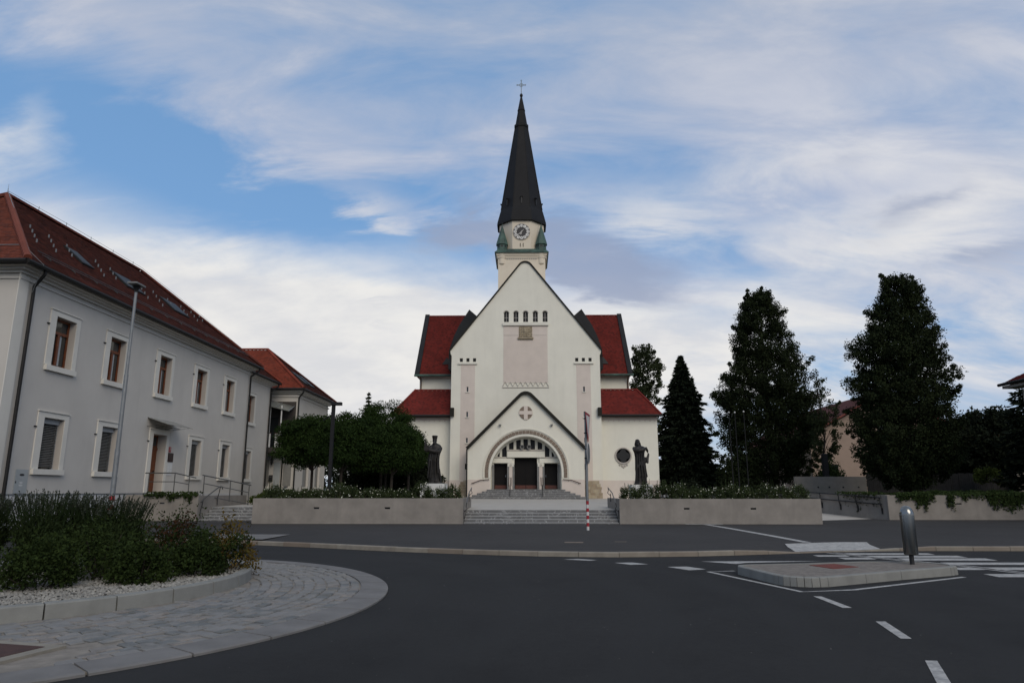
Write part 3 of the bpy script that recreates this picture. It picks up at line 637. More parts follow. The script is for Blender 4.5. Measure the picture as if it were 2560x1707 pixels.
# right: ramp with wall, and the long wall with hanging ivy
rw = thing('garden_wall', 'long pale concrete wall with dark ivy hanging over it, behind the bollard', 'wall', (22, 35.9, 0.15))
o = MB().box(17.95, 34.0, 35.8, 36.15, 0.05, 1.38).build('front_wall', 'concrete_fin', rw); carve(o, MB().box(21.3, 21.56, 35.7, 35.9, 0.93, 1.0))
l = thing('wall_light', 'recessed slot light in the garden wall under hanging ivy', 'wall light', (21.43, 35.9, 0.95)); MB().box(21.302, 21.558, 35.85, 35.89, 0.932, 0.998).build('diffuser', 'glass_dark', l)
rp = thing('ramp_wall', 'pale concrete side wall of the ramp carrying double handrails', 'wall', (16.5, 39, 0.2))
rA, rB = Vector((17.95, 36.0)), Vector((14.6, 44.5)); rt = (rB - rA).normalized(); rn = Vector((rt.y, -rt.x)); 
pl = [rA, rB, rB + rn * 0.3, rA + rn * 0.3]
MB().prism([(p.x, p.y) for p in pl], 0.05, 1.40, 'z').build('wall_body', 'concrete_fin', rp)
def rampz(s): return 0.17 + 0.055 * s
def rampp(s, off=0.0): p = rA + rt * s - rn * off; return (p.x, p.y)
struct('ramp', MB().add([(*rampp(0, 0), rampz(-0.5)), (*rampp(9, 0), rampz(9)), (*rampp(9, 4.2), rampz(9)), (12.92, 35.2, 0.20), (12.92, 34.6, 0.195)], [(0, 1, 2, 3, 4)]), 'terrace_stone')
hr = thing('ramp_handrail', 'double curved-bracket metal handrail along the ramp wall', 'handrail', (16.5, 39, 0.6))
for h, nm in ((0.98, 'upper_rail'), (0.66, 'lower_rail')):
    MB().tube([(*rampp(s, 0.16), rampz(s) + h + 0.10) for s in np.linspace(0.1, 8.6, 12)], 0.032).build(nm, 'iron_black', hr, smooth=True)
for s in (0.25, 1.75, 2.9, 4.2, 5.5, 7.0, 8.3):
    zz = rampz(s)
    MB().tube([(*rampp(s, 0.16), zz + 1.07), (*rampp(s, 0.10), zz + 0.97), (*rampp(s, 0.12), zz + 0.76), (*rampp(s, 0.06), zz + 0.62), (*rampp(s, 0.03), zz + 0.35)], 0.026, 6).build('bracket', 'iron_black', hr, smooth=True)
    p = rampp(s, 0.012); MB().obox((p[0], p[1], zz + 0.42), (0.09, 0.03, 0.30), math.atan2(rt.y, rt.x)).build('bracket_plate', 'iron_black', hr)
def wallrail(label, x, sgn, pts, m='rail_metal'):
    t = thing('handrail', label, 'handrail', (x, pts[0][0], pts[0][1] - 0.9))
    MB().tube([(x, y, z) for y, z in pts], 0.024).build('rail', m, t, smooth=True)
    for (y, z) in (pts[0], pts[-1]):
        MB().tube([(x, y, z), (x - sgn * 0.02, y, z - 0.14), (x + sgn * 0.03, y, z - 0.24), (x - sgn * 0.10, y, z - 0.36)], 0.017, 6).build('bracket', 'iron_black', t, smooth=True)
        MB().box(x - sgn * 0.115 - 0.015, x - sgn * 0.115 + 0.015, y - 0.03, y + 0.03, z - 0.66, z - 0.28).build('bracket_plate', 'iron_black', t)
    return t
wallrail('sloping metal handrail on the left planter side of the front steps', -2.62, 1, [(31.75, 1.05), (33.0, 1.5), (34.6, 1.74)])
wallrail('sloping metal handrail on the right planter side of the front steps', 3.99, -1, [(31.75, 1.05), (33.0, 1.5), (34.6, 1.74)])
# ---------------------------------------------------------------- the church
CX = 0.04
ch = thing('church', 'cream plastered gabled church with red tiled roofs and tall dark spired clock tower', 'church', (0, 55, 1))
def gable_path(hw, ze, za, rnd, n=7):
    """left eave -> rounded apex -> right eave"""
    s = (za - ze) / hw; th = math.atan(s); zr = za - 0.0; 
    rr = rnd; cz = za + rr * (1 / math.cos(th) - 1) * 0 - rr / math.cos(th)     # circle tangent to both slopes
    pts = [(-hw, ze)]
    for i in range(n):
        a = math.pi / 2 + th - 2 * th * i / (n - 1); pts.append((rr * math.cos(a), cz + rr * math.sin(a)))
    pts.append((hw, ze)); return pts
def shift(p): return [(x + CX, z) for x, z in p]
naveg = shift(gable_path(6.28, 13.0, 21.05, 0.55))
nav = MB().prism([(CX - 6.16, 0.9), (CX - 6.16, 12.6), (CX - 6.28, 12.8)] + naveg + [(CX + 6.28, 12.8), (CX + 6.16, 12.6), (CX + 6.16, 0.9)], 57.0, 74.0).build('nave_wall', 'cream_plaster', ch)
cut = MB(); WX = [-1.56, -0.75, 0.06, 0.88, 1.70]
def arched(x, hw, z0, z1, n=8): return [(x - hw, z0), (x + hw, z0)] + [(x + hw * math.cos(t), z1 - hw + hw * math.sin(t)) for t in np.linspace(0, math.pi, n)]
for x in WX: cut.prism(arched(x, 0.205, 15.46, 16.42), 56.8, 57.3)
SQ = [5.35, 4.80, 4.25]; SL = [(9.56, 9.98), (7.48, 7.92), (5.40, 5.80), (3.26, 3.72)]
for sg in (-1, 1):
    for x in SQ: cut.box(CX + sg * x - 0.13, CX + sg * x + 0.13, 56.8, 57.25, 12.07, 12.38)
    for i, (a, b) in enumerate(SL): hw = 0.07 if i < 3 else 0.13; cut.box(CX + sg * 4.80 - hw, CX + sg * 4.80 + hw, 56.8, 57.25, a, b)
carve(nav, cut)
for x in WX:
    w_ = MB().prism(arched(x, 0.2, 15.47, 16.41), 57.2, 57.23).build('arched_window', 'glass_church', ch)
    MB().box(x - 0.012, x + 0.012, 57.17, 57.197, 15.47, 16.40).box(x - 0.2, x + 0.2, 57.172, 57.196, 15.86, 15.885).build('mullion', 'clock_hand', w_)
    MB().strip([(x - 0.215 * math.cos(t), 16.215 + 0.215 * math.sin(t)) for t in np.linspace(0, math.pi, 9)], 0, 0.05, 56.98, 57.05).build('hood', 'reveal', w_)
for sg in (-1, 1):
    for x in SQ: MB().box(CX + sg * x - 0.13, CX + sg * x + 0.13, 57.15, 57.18, 12.07, 12.38).build('square_window', 'glass_church', ch)
    MB().box(CX + sg * 4.82 - 0.81, CX + sg * 4.82 + 0.81, 56.88, 57.02, 11.86, 11.98).build('sill', 'trim_plaster', ch)
    st_ = MB().box(CX + sg * 4.78 - 0.585, CX + sg * 4.78 + 0.585, 56.985, 57.01, 2.45, 11.84).build('pink_stripe', 'pink_plaster', ch); carve(st_, cut)
    for i, (a, b) in enumerate(SL):
        hw = 0.07 if i < 3 else 0.13
        MB().box(CX + sg * 4.80 - hw, CX + sg * 4.80 + hw, 57.18, 57.2, a, b).build('slit_window', 'glass_dark', ch)
        MB().box(CX + sg * 4.80 - 0.16, CX + sg * 4.80 + 0.16, 56.92, 57.0, a - 0.07, a - 0.01).build('sill', 'trim_plaster', ch)
MB().box(-1.88, 1.98, 56.84, 57.02, 15.14, 15.36).build('sill', 'trim_plaster', ch)
MB().box(-1.80, 1.88, 56.98, 57.01, 10.30, 15.12).build('pink_panel', 'pink_plaster', ch)
fl = MB()
for i in range(27): x = -1.72 + i * 0.1335; fl.box(x - 0.012, x + 0.012, 56.968, 56.979, 10.5, 13.9)
tag(fl.build('panel_fluting', 'pink_plaster', ch), kind='stuff')
zz = []; 
for i in range(19): zz.append((-1.86 + i * 3.78 / 18, 10.02 + (0.36 if i % 2 else 0.0)))
MB().strip(zz, -0.03, 0.03, 56.94, 57.0).build('zigzag_moulding', 'reveal', ch)
MB().box(-1.88, 1.96, 56.95, 57.0, 9.88, 9.94).build('lower_moulding', 'reveal', ch)
MB().strip([(-1.78 + i * 0.1, 14.3 + 0.03 * (i % 2)) for i in range(37)], -0.012, 0.012, 56.965, 56.98).build('scallop_moulding', 'reveal', ch)
# carved relief: lumpy stone grid
rv = []; rf = []; nx, nz = 25, 21
for j in range(nz):
    for i in range(nx):
        x = -0.53 + 1.15 * i / (nx - 1); z = 14.16 + 0.92 * j / (nz - 1); e = 0 if i in (0, nx - 1) or j in (0, nz - 1) else 1
        u, v = (i - 12) / 12, (j - 10) / 10
        d = 0.05 + 0.10 * math.exp(-(u * u * 9 + v * v * 2.2)) + 0.05 * abs(math.sin(u * 9) * math.cos(v * 7)) + random.uniform(-0.02, 0.02)
        rv.append((x, 57.0 - e * d, z))
for j in range(nz - 1):
    for i in range(nx - 1): a = j * nx + i; rf.append((a, a + 1, a + nx + 1, a + nx))
MB().add(rv, rf).build('carved_relief', 'relief_stone', ch)
MB().box(-0.60, 0.70, 56.82, 57.0, 13.99, 14.13).build('relief_ledge', 'relief_stone', ch)
for i in range(9): MB().lathe([(0.055, 0), (0.05, -0.05), (0.01, -0.09)], (-0.5 + i * 0.1375, 56.92, 13.99), 8).build('relief_bracket', 'relief_stone', ch)
MB().strip(naveg, 0.0, 0.11, 56.86, 57.7).build('gable_coping', 'dark_trim', ch)
nr = MB()
for sg in (-1, 1): nr.add([(CX + sg * 6.5, 57.72, 12.75), (CX + sg * 6.5, 74, 12.75), (CX, 74, 20.85), (CX, 57.72, 20.85)], [(0, 1, 2, 3)])
nr.build('nave_roof', 'slate', ch)
for sg in (-1, 1):
    MB().tube([(CX + sg * 6.33, 57.0, 12.95), (CX + sg * 6.26, 56.95, 12.6), (CX + sg * 6.24, 56.95, 12.3)], 0.05, 8).build('spout', 'dark_trim', ch)
# tan stone blocks showing at the foot of the nave wall
def stones(x0, x1, z0, z1, y, edge, parent):
    z = z0; row = 0
    while z < z1 - 0.05:
        h = random.uniform(0.17, 0.26); h = min(h, z1 - z); lim0, lim1 = edge(row)
        x = max(x0, lim0)
        while x < min(x1, lim1) - 0.08:
            w = min(random.uniform(0.22, 0.5), min(x1, lim1) - x)
            o = MB().box(x + 0.008, x + w - 0.008, y - 0.03 - random.uniform(0, 0.02), y + 0.02, z + 0.008, z + h - 0.008).build('stone_block', 'tan_stone', parent)
            at = o.data.attributes.new('rnd', 'FLOAT', 'FACE'); at.data.foreach_set('value', [random.random()] * len(o.data.polygons)); x += w
        z += h; row += 1
stones(-6.1, -4.6, 1.0, 2.42, 56.98, lambda r: (-5.95 + 0.16 * r + random.uniform(-0.12, 0.12), -4.58), ch)
stones(4.65, 7.4, 1.0, 2.42, 56.98, lambda r: (4.66, (7.1, 6.9, 6.05, 6.1, 6.0, 5.9, 6.1, 5.9)[min(r, 7)] if r > 1 else 6.15), ch)
for sg in (-1, 1): MB().box(CX + sg * 5.4 - 0.76, CX + sg * 5.4 + 0.76, 56.975, 57.0, 0.95, 2.43).build('plinth', 'pink_plaster', ch)
# ---- porch
porg = shift(gable_path(4.56, 4.75, 9.32, 0.55))
por = MB().prism([(CX - 4.54, 0.9)] + porg + [(CX + 4.54, 0.9)], 55.0, 56.98).build('porch_wall', 'cream_plaster', ch)
rec = [(CX - 2.74, 0.85), (CX + 2.74, 0.85)] + [(CX + 2.74 * math.cos(t), 3.0 + 2.74 * math.sin(t)) for t in np.linspace(0, math.pi, 28)]
carve(por, MB().prism(rec, 54.8, 55.95))
cut = MB(); DOORS = [(-2.5, -1.45, 3.71), (-0.88, 0.92, 4.16), (1.49, 2.54, 3.71)]
for a, b, t in DOORS: cut.box(a, b, 55.8, 56.55, 1.70, t)
panes = []
for i, c in enumerate([-2.22, -1.68, -1.12, -0.55, 0.02, 0.58, 1.15, 1.72, 2.26]):
    zb_ = 4.22 if i in (0, 1, 7, 8) else 4.80; x0, x1 = c - 0.18, c + 0.18
    top = [(x, 3.0 + math.sqrt(max(0.0, 2.62 ** 2 - (x - CX) ** 2))) for x in np.linspace(x1, x0, 5)]
    top = [p for p in top if p[1] > zb_ + 0.03]
    if len(top) >= 2:
        pp = [(top[-1][0] if i != 0 else max(x0, top[-1][0]), zb_), (x1 if i < 8 else top[0][0], zb_)] + top
        panes.append(pp); cut.prism(pp, 55.8, 56.2)
carve(por, cut)
for pp in panes: MB().prism(pp, 56.12, 56.15).build('lunette_pane', 'glass_lunette', ch)
for z0, z1, a, b, yy in ((4.66, 4.78, -1.46, 1.50, 55.80), (4.12, 4.2, -2.58, -1.40, 55.84), (4.12, 4.2, 1.48, 2.64, 55.84)): MB().box(a, b, yy, 55.96, z0, z1).build('sill', 'reveal', ch)
MB().box(-1.44, 1.52, 55.72, 55.955, 4.17, 4.64).build('lintel', 'cream_plaster', ch)
for a, b in ((-2.66, -1.06), (1.10, 2.74)): MB().box(a, b, 55.80, 55.953, 3.74, 4.10).build('lintel', 'cream_plaster', ch)
for i, (a, b, t) in enumerate(DOORS):
    d = MB().box(a + 0.01, b - 0.01, 56.40, 56.46, 1.71, t - 0.01).build('door', 'door_black', ch)
    MB().box(a + 0.06, b - 0.06, 56.375, 56.398, 1.74, 2.02).build('kick_panel', 'door_red', d)
    if i == 1: MB().box(0.0, 0.035, 56.36, 56.374, 1.72, t - 0.02).build('meeting_stile', 'door_black', d)
    else: MB().box((b - 0.14) if i == 0 else (a + 0.10), (b - 0.10) if i == 0 else (a + 0.14), 56.32, 56.39, 2.66, 2.80).build('handle', 'steel', d)
    for e in (a, b):
        sg = 1 if e == a else -1; MB().box(min(e, e - sg * 0.13), max(e, e - sg * 0.13), 55.86, 56.0, 1.70, t - 0.12 if i != 1 else 3.62).build('door_post', 'frame_grey', ch)
for c in (-1.165, 1.205):
    MB().box(c - 0.13, c + 0.13, 55.84, 56.0, 1.7, 3.45).build('pier', 'pink_plaster', ch); MB().box(c - 0.24, c + 0.24, 55.82, 55.956, 3.45, 3.74).build('pier_cap', 'trim_plaster', ch)
    MB().lathe([(0.085, 0), (0.085, 0.03), (0.05, 0.03), (0.05, 0.0)], (c, 55.82, 3.56), 14, M=Matrix.Rotation(R(90), 3, 'X'), caps=False).build('rosette', 'reveal', ch)
for sg in (-1, 1): MB().box(CX + sg * 3.66 - 0.88, CX + sg * 3.66 + 0.88, 54.975, 55.0, 0.95, 2.45).build('plinth', 'pink_plaster', ch)
# arch mouldings and the carved frieze, one stone after another
def arcpath(r, zc=3.02, n=40): return [(CX - r, 2.58)] + [(CX - r * math.cos(t), zc + r * math.sin(t)) for t in np.linspace(0, math.pi, n)] + [(CX + r, 2.58)]
MB().strip(arcpath(3.28), 0, 0.07, 54.93, 55.0).build('arch_moulding', 'trim_plaster', ch)
MB().strip(arcpath(2.76), 0, 0.15, 54.95, 55.0).build('arch_moulding', 'trim_plaster', ch)
nb = 34
for i in range(nb):
    a0, a1 = math.pi * i / nb + 0.004, math.pi * (i + 1) / nb - 0.004
    MB().strip([(CX - 2.94 * math.cos(t), 3.02 + 2.94 * math.sin(t)) for t in (a0, (a0 + a1) / 2, a1)], 0.0, 0.255, 54.955 - random.uniform(0, 0.02), 55.0).build('arch_stone', 'brown_stone', ch)
for sg in (-1, 1):
    for k in range(2): MB().box(*sorted((CX + sg * 2.94, CX + sg * 3.195)), 54.955, 55.0, 2.58 + 0.22 * k + 0.005, 2.80 + 0.22 * k - 0.005).build('arch_stone', 'brown_stone', ch)
MB().strip(porg, -0.02, 0.20, 54.72, 56.97).build('porch_coping', 'dark_trim', ch)
for sg in (-1, 1):
    MB().tube([(CX + sg * 4.62, 54.93, 4.8), (CX + sg * 4.62, 54.93, 4.4), (CX + sg * 4.6, 54.93, 1.1)], 0.045, 8).build('downpipe', 'gutter_dark', ch)
# cross in a round field
MB().lathe([(0.53, 0.0), (0.53, 0.05)], (CX, 54.999, 7.61), 32, M=Matrix.Rotation(R(90), 3, 'X')).build('round_field', 'brown_stone', ch)
MB().box(CX - 0.15, CX + 0.15, 54.92, 55.0, 7.07, 8.14).box(CX - 0.54, CX + 0.54, 54.922, 55.0, 7.47, 7.75).build('cross', 'pink_plaster', ch)
# spot lamps and loudspeakers
for sg, wd in ((-1, 'left'), (1, 'right')):
    l = thing('spot_lamp', 'small bracketed spot lamp on the porch gable, %s of the cross roundel' % wd, 'lamp', (CX + sg * 2.03, 54.9, 6.6), 'spot lamps on the church porch')
    MB().obox((CX + sg * 2.03, 54.82, 6.64), (0.20, 0.18, 0.09)).build('lamp_head', 'frame_grey', l); MB().tube([(CX + sg * 1.99, 55.0, 6.52), (CX + sg * 2.03, 54.84, 6.6)], 0.02, 6).build('bracket', 'frame_grey', l)
for c, wd in ((-0.27, 'left'), (0.28, 'right')):
    l = thing('horn_loudspeaker', 'grey horn loudspeaker on the lintel ledge over the church door, %s of the pair' % wd, 'loudspeaker', (c, 55.75, 4.78), 'horn loudspeakers over the church door')
    M_ = Matrix.Rotation(R(90), 3, 'X')
    MB().lathe([(0.06, -0.28), (0.07, -0.1), (0.12, 0.03), (0.165, 0.10), (0.17, 0.115), (0.15, 0.115), (0.10, 0.02), (0.03, -0.05)], (c, 55.68, 4.97), 20, M=M_).build('horn', 'frame_grey', l, smooth=True)
    MB().lathe([(0.05, -0.06), (0.05, 0.03), (0.02, 0.05)], (c, 55.68, 4.97), 12, M=M_).build('driver', 'iron_black', l, smooth=True)
    MB().box(c - 0.03, c + 0.03, 55.7, 55.76, 4.78, 4.9).build('bracket', 'iron_black', l)
# church steps
cs = flight('church_steps', 'grey veined stone steps rising to the three church doors', -4.42, 4.50, 53.45, tz(53.45), [0.13, 0.135, 0.135, 0.135, 0.14], 0.33, 54.97, xi=0.36)
MB().box(-2.7, 2.78, 54.9, 56.5, 1.0, 1.697).build('landing', 'step_stone', cs)
for sg, wd in ((-1, 'left'), (1, 'right')):
    t = thing('handrail', 'bent dark handrail fixed to the pink porch plinth, %s of the doors' % wd, 'handrail', (CX + sg * 3.5, 54.9, 2.3), 'wall handrails on the porch plinth')
    MB().tube([(CX + sg * 4.22, 54.86, 2.14), (CX + sg * 3.5, 54.86, 2.40), (CX + sg * 2.84, 54.86, 2.45)], 0.03).build('rail', 'iron_rust', t, smooth=True)
    for f in (4.05, 3.3): MB().tube([(CX + sg * f, 54.86, 2.20 if f > 4 else 2.41), (CX + sg * f, 54.99, 2.10 if f > 4 else 2.31)], 0.015, 6).build('bracket', 'iron_rust', t)
    c = CX + sg * 1.22
    t = thing('handrail', 'dark freestanding double handrail on the church steps, %s of the middle door' % wd, 'handrail', (c, 54, 1.1), 'freestanding handrails on the church steps')
    MB().tube([(c, 53.6, 1.1), (c, 53.6, 2.02)], 0.025).build('post', 'iron_black', t); MB().tube([(c, 54.8, 1.68), (c, 54.8, 2.60)], 0.025).build('post', 'iron_black', t)
    for e in (-0.1, 0.1): MB().tube([(c + e, 53.4, 1.95), (c + e, 53.6, 2.02), (c + e, 54.8, 2.58), (c + e, 55.1, 2.60)], 0.022).build('rail', 'iron_rust', t, smooth=True)
# ---- side aisles with hipped red roofs
for sg in (-1, 1):
    xo, xi = CX + sg * 10.86, CX + sg * 6.17; X = sorted((xo, xi))
    aw = MB().box(X[0], X[1], 58.0, 63.2, 0.9, 7.55).build('aisle_wall', 'cream_plaster', ch)
    MB().box(X[0] - (0.02 if sg < 0 else -0.0), X[1] + (0.02 if sg > 0 else 0), 57.97, 58.0, 0.95, 2.42).build('plinth', 'pink_plaster', ch)
    MB().box(X[0] - 0.02, X[1] + 0.02, 57.96, 58.0, 7.30, 7.56).build('cornice', 'pink_plaster', ch)
    sc = MB()
    for i in range(11):
        x = X[0] + 0.25 + i * 0.43; sc.prism([(x + 0.07 * math.cos(t), 7.30 + 0.09 * math.sin(t)) for t in np.linspace(math.pi, 2 * math.pi, 7)], 57.965, 58.0)
    sc.build('scallop_frieze', 'pink_plaster', ch)
    E0 = (xo + sg * 0.28, 57.45, 7.70); E1 = (xi, 57.45, 7.70); T0 = (CX + sg * 9.62, 60.2, 10.12); T1 = (xi, 60.2, 10.12); B0 = (xo + sg * 0.28, 63.0, 7.70); B1 = (xi, 63.0, 7.70)
    ar = MB().add([E0, E1, T1, T0, B0, B1], [(0, 1, 2, 3), (4, 3, 2, 5), (0, 3, 4)]).build('aisle_roof', 'tile_red', ch)
    tile_roof([E0, E1, T1, T0], 'tile_red', ar); tile_roof([E0, T0, B0], 'tile_red', ar)
    cap_tiles(Vector(E0) + Vector((0, 0, 0.03)), Vector(T0) + Vector((0, 0, 0.05)), 'tile_red', ar, 0.36, 0.09); cap_tiles(Vector(T0) + Vector((0, 0, 0.03)), Vector(T1) + Vector((0, 0, 0.03)), 'tile_red', ar, 0.36, 0.09)
    MB().tube([(xo + sg * 0.34, 57.38, 7.64), (xi, 57.38, 7.64)], 0.10, 8).build('gutter', 'gutter_dark', ch)
    MB().box(*sorted((xi + sg * 0.02, xi - sg * 0.30)), 57.0 - 0.35, 57.0 - 0.01, 7.55, 8.22).build('flashing', 'dark_trim', ch)
    # quatrefoil window
    xc_, zc_ = CX + sg * 7.97, 4.40
    q = MB().lathe([(0.69, 0), (0.69, 0.10), (0.60, 0.13), (0.56, 0.05), (0.56, 0.0)], (xc_, 58.0, zc_), 32, M=Matrix.Rotation(R(90), 3, 'X')).build('quatrefoil_window', 'reveal', ch, smooth=True)
    pts = []
    for i in range(64):
        t = 2 * math.pi * i / 64; pts.append((xc_ + (0.47 + 0.085 * math.cos(4 * t)) * math.cos(t) * 1.05, zc_ + (0.47 + 0.085 * math.cos(4 * t)) * math.sin(t) * 1.05))
    MB().prism(pts, 57.94, 57.97).build('pane', 'glass_church', q)
    for i, (ox, oz) in enumerate(((-0.3, -0.74), (-0.12, -0.82), (0.12, -0.82), (0.3, -0.74), (0.0, -0.92))): MB().lathe([(0.09, 0), (0.085, 0.05), (0.03, 0.09)], (xc_ + ox, 58.0, zc_ + oz), 10, M=Matrix.Rotation(R(90), 3, 'X')).build('ornament', 'reveal', q)
# ---- transept
MB().box(-10.42, 10.22, 68.0, 79.0, 0.9, 12.7).build('transept_wall', 'cream_plaster', ch)
MB().box(-10.46, 10.26, 67.9, 68.0, 12.35, 12.68).build('cornice', 'pink_plaster', ch)
tr = MB()
tr.add([(-10.8, 67.3, 12.68), (10.45, 67.3, 12.68), (10.2, 72, 19.72), (-10.6, 72, 19.72), (-10.8, 79.5, 12.68), (10.45, 79.5, 12.68)], [(0, 1, 2, 3), (4, 3, 2, 5), (0, 3, 4), (1, 5, 2), (0, 4, 5, 1)])
tro = tr.build('transept_roof', 'tile_red', ch)
for sg in (-1, 1):
    x0, x1 = (-10.42, -5.5) if sg < 0 else (5.5, 10.05); tile_roof([(x0, 67.3, 12.70), (x1, 67.3, 12.70), (x1, 72, 19.74), (x0, 72, 19.74)], 'tile_red', tro)
    e = -10.82 if sg < 0 else 10.47; t = -10.62 if sg < 0 else 10.22
    MB().add([(e, 67.2, 12.6), (e - sg * 0.46, 67.2, 12.6), (t - sg * 0.46, 72, 19.75), (t, 72, 19.75), (e, 67.2, 12.85), (e - sg * 0.46, 67.2, 12.85), (t - sg * 0.46, 72, 19.98), (t, 72, 19.98)], [(0, 1, 2, 3), (4, 7, 6, 5), (0, 4, 5, 1), (1, 5, 6, 2), (2, 6, 7, 3), (3, 7, 4, 0)]).build('verge', 'slate', tro)
    cap_tiles((x0, 72, 19.76), (x1, 72, 19.76), 'tile_red', tro, 0.36, 0.09)
    MB().tube([(sg * 10.7 - 0.15, 67.2, 12.62), (sg * 6.0, 67.2, 12.62)], 0.12, 8).build('gutter', 'copper', tro)
    xp = -10.25 if sg < 0 else 10.05
    MB().tube([(xp, 67.25, 12.55), (xp, 67.8, 12.1), (xp + sg * 0.02, 67.9, 11.8), (xp, 67.9, 9.0)], 0.07, 8).build('downpipe', 'pipe_brown', ch)
    # dark saddle roof where nave and transept meet
    poly = [(sg * 7.35, 12.9), (sg * 7.3, 14.7), (sg * 6.85, 16.1), (sg * 6.38, 17.15), (sg * 5.42, 18.72), (sg * 4.6, 18.0), (sg * 3.0, 17.2), (sg * 3.0, 12.9)]
    MB().prism([(x + CX, z) for x, z in poly], 65.2, 71.0).build('saddle_roof', 'slate', tro)
    xd = sg * 7.75; MB().add([(xd - 0.5, 67.95, 13.85), (xd + 0.5, 67.95, 13.85), (xd, 67.95, 14.55), (xd, 69.1, 14.55)], [(0, 1, 2), (0, 2, 3), (1, 3, 2)]).build('gablet', 'iron_black', tro)
# ---- tower
TX, TY = -0.27, 62.1
MB().box(TX - 2.12, TX + 2.12, TY - 2.1, TY + 2.1, 0.9, 22.1).build('tower_wall', 'tower_plaster', ch)
co = MB()
for hw, z0, z1 in ((2.16, 22.10, 22.18), (2.20, 22.181, 22.32), (2.27, 22.321, 22.44), (2.32, 22.441, 22.54)): co.box(TX - hw, TX + hw, TY - hw, TY + hw, z0, z1)
co.build('tower_cornice', 'tower_plaster', ch)
sc = MB()
for i in range(14): x = TX - 1.3 + i * 0.2; sc.prism([(x + 0.07 * math.cos(t), 22.10 + 0.10 * math.sin(t)) for t in np.linspace(math.pi, 2 * math.pi, 7)], TY - 2.15, TY - 2.1)
sc.build('scallop_frieze', 'reveal', ch)
MB().lathe([(2.42 / math.cos(R(45)), 22.54), (2.44 / math.cos(R(45)), 22.60), (2.1 / math.cos(R(45)), 23.0)], (TX, TY, 0), 4, R(45)).build('tower_skirt', 'copper', ch)
c8 = 1 / math.cos(R(22.5))
oc = MB().lathe([(2.02 * c8, 22.5), (2.06 * c8, 26.3)], (TX, TY, 0), 8, R(22.5)).build('tower_octagon', 'tower_plaster', ch)
carve(oc, MB().box(TX - 0.16, TX - 0.09, 59.8, 60.4, 23.2, 23.58).box(TX + 0.10, TX + 0.17, 59.8, 60.4, 23.2, 23.58))
for sx in (-1, 1):
    for sy in (-1, 1):
        x, y = TX + sx * 1.78, TY + sy * 1.78
        t = MB().lathe([(0.52 * c8, 22.56), (0.46 * c8, 22.72), (0.44 * c8, 23.42), (0.53 * c8, 23.44), (0.53 * c8, 23.50), (0.03, 25.38), (0.03, 25.55)], (x, y, 0), 8, R(22.5)).build('corner_turret', 'copper', ch)
        MB().lathe([(0.06, -0.06), (0.075, 0), (0.0, 0.09)], (x, y, 25.58), 8).build('finial', 'gutter_dark', t)
        op = MB()
        for k in range(8): a = R(45 * k); op.obox((x + 0.437 * math.cos(a), y + 0.437 * math.sin(a), 23.08), (0.02, 0.24, 0.52), a)
        op.build('lantern_opening', 'iron_black', t)
        MB().lathe([(0.05, 21.28), (0.30, 21.58), (0.34, 21.6), (0.34, 22.1)], (x, y - (0.0 if sy > 0 else 0.12), 0), 12).build('corbel', 'tower_plaster', ch, smooth=True)
        MB().lathe([(0.46, 22.1), (0.50, 22.3), (0.56, 22.54)], (x, y - (0.0 if sy > 0 else 0.02), 0), 14).build('turret_base', 'tower_plaster', ch, smooth=True)
        MB().add([(TX + sx * 1.35, TY + sy * 1.55, 22.6), (TX + sx * 1.55, TY + sy * 1.35, 22.6), (TX + sx * 1.42, TY + sy * 1.42, 23.9), (x, y, 22.9)], [(0, 1, 2), (0, 2, 3), (1, 3, 2), (0, 3, 1)]).build('turret_brace', 'copper', ch)
spz = [(2.20, 25.72), (2.28, 25.74), (2.26, 25.95), (2.02, 26.95), (1.93, 27.25), (0.62, 36.0), (0.68, 36.08), (0.68, 36.28), (0.56, 36.42), (0.33, 37.9), (0.37, 37.95), (0.33, 38.05), (0.075, 39.5)]
spo = MB().lathe([(a * c8, b) for a, b in spz], (TX, TY, 0), 8, R(22.5)).build('spire', 'spire_sheet', ch)
for k in range(8):
    a = R(45 * k); n_ = Vector((math.cos(a), math.sin(a), 0)); ap = 1.93 - (27.7 - 27.25) * 1.31 / 8.75
    p = Vector((TX, TY, 0)) + n_ * (ap + 0.0); MB().obox((p.x, p.y, 27.82), (0.16, 0.13, 0.62), a).build('spire_slit', 'iron_black', spo); MB().obox((p.x, p.y, 28.18), (0.30, 0.22, 0.08), a).build('slit_hood', 'spire_sheet', spo)
    b_ = R(45 * k + 22.5); q_ = Vector((math.cos(b_), math.sin(b_), 0)); o_ = Vector((TX, TY, 0))
    MB().tube([o_ + q_ * (1.94 * c8) + Vector((0, 0, 27.25)), o_ + q_ * (0.62 * c8) + Vector((0, 0, 36.0))], 0.035, 5).build('spire_ridge', 'spire_sheet', spo)
MB().lathe([(0.02, 39.42), (0.12, 39.5), (0.165, 39.63), (0.12, 39.76), (0.03, 39.86)], (TX, TY, 0), 14).build('spire_ball', 'gutter_dark', spo, smooth=True)
cr = MB(); cr.box(TX - 0.03, TX + 0.03, TY - 0.02, TY + 0.02, 39.84, 41.2).box(TX - 0.36, TX + 0.36, TY - 0.021, TY + 0.021, 40.74, 40.80)
for dx_, dz_ in ((-0.40, 40.77), (0.40, 40.77), (0, 41.26)): cr.lathe([(0.075, -0.02), (0.075, 0.02), (0.05, 0.02), (0.05, -0.02), (0.075, -0.02)], (TX + dx_, TY, dz_), 10, M=Matrix.Rotation(R(90), 3, 'X'), caps=False)
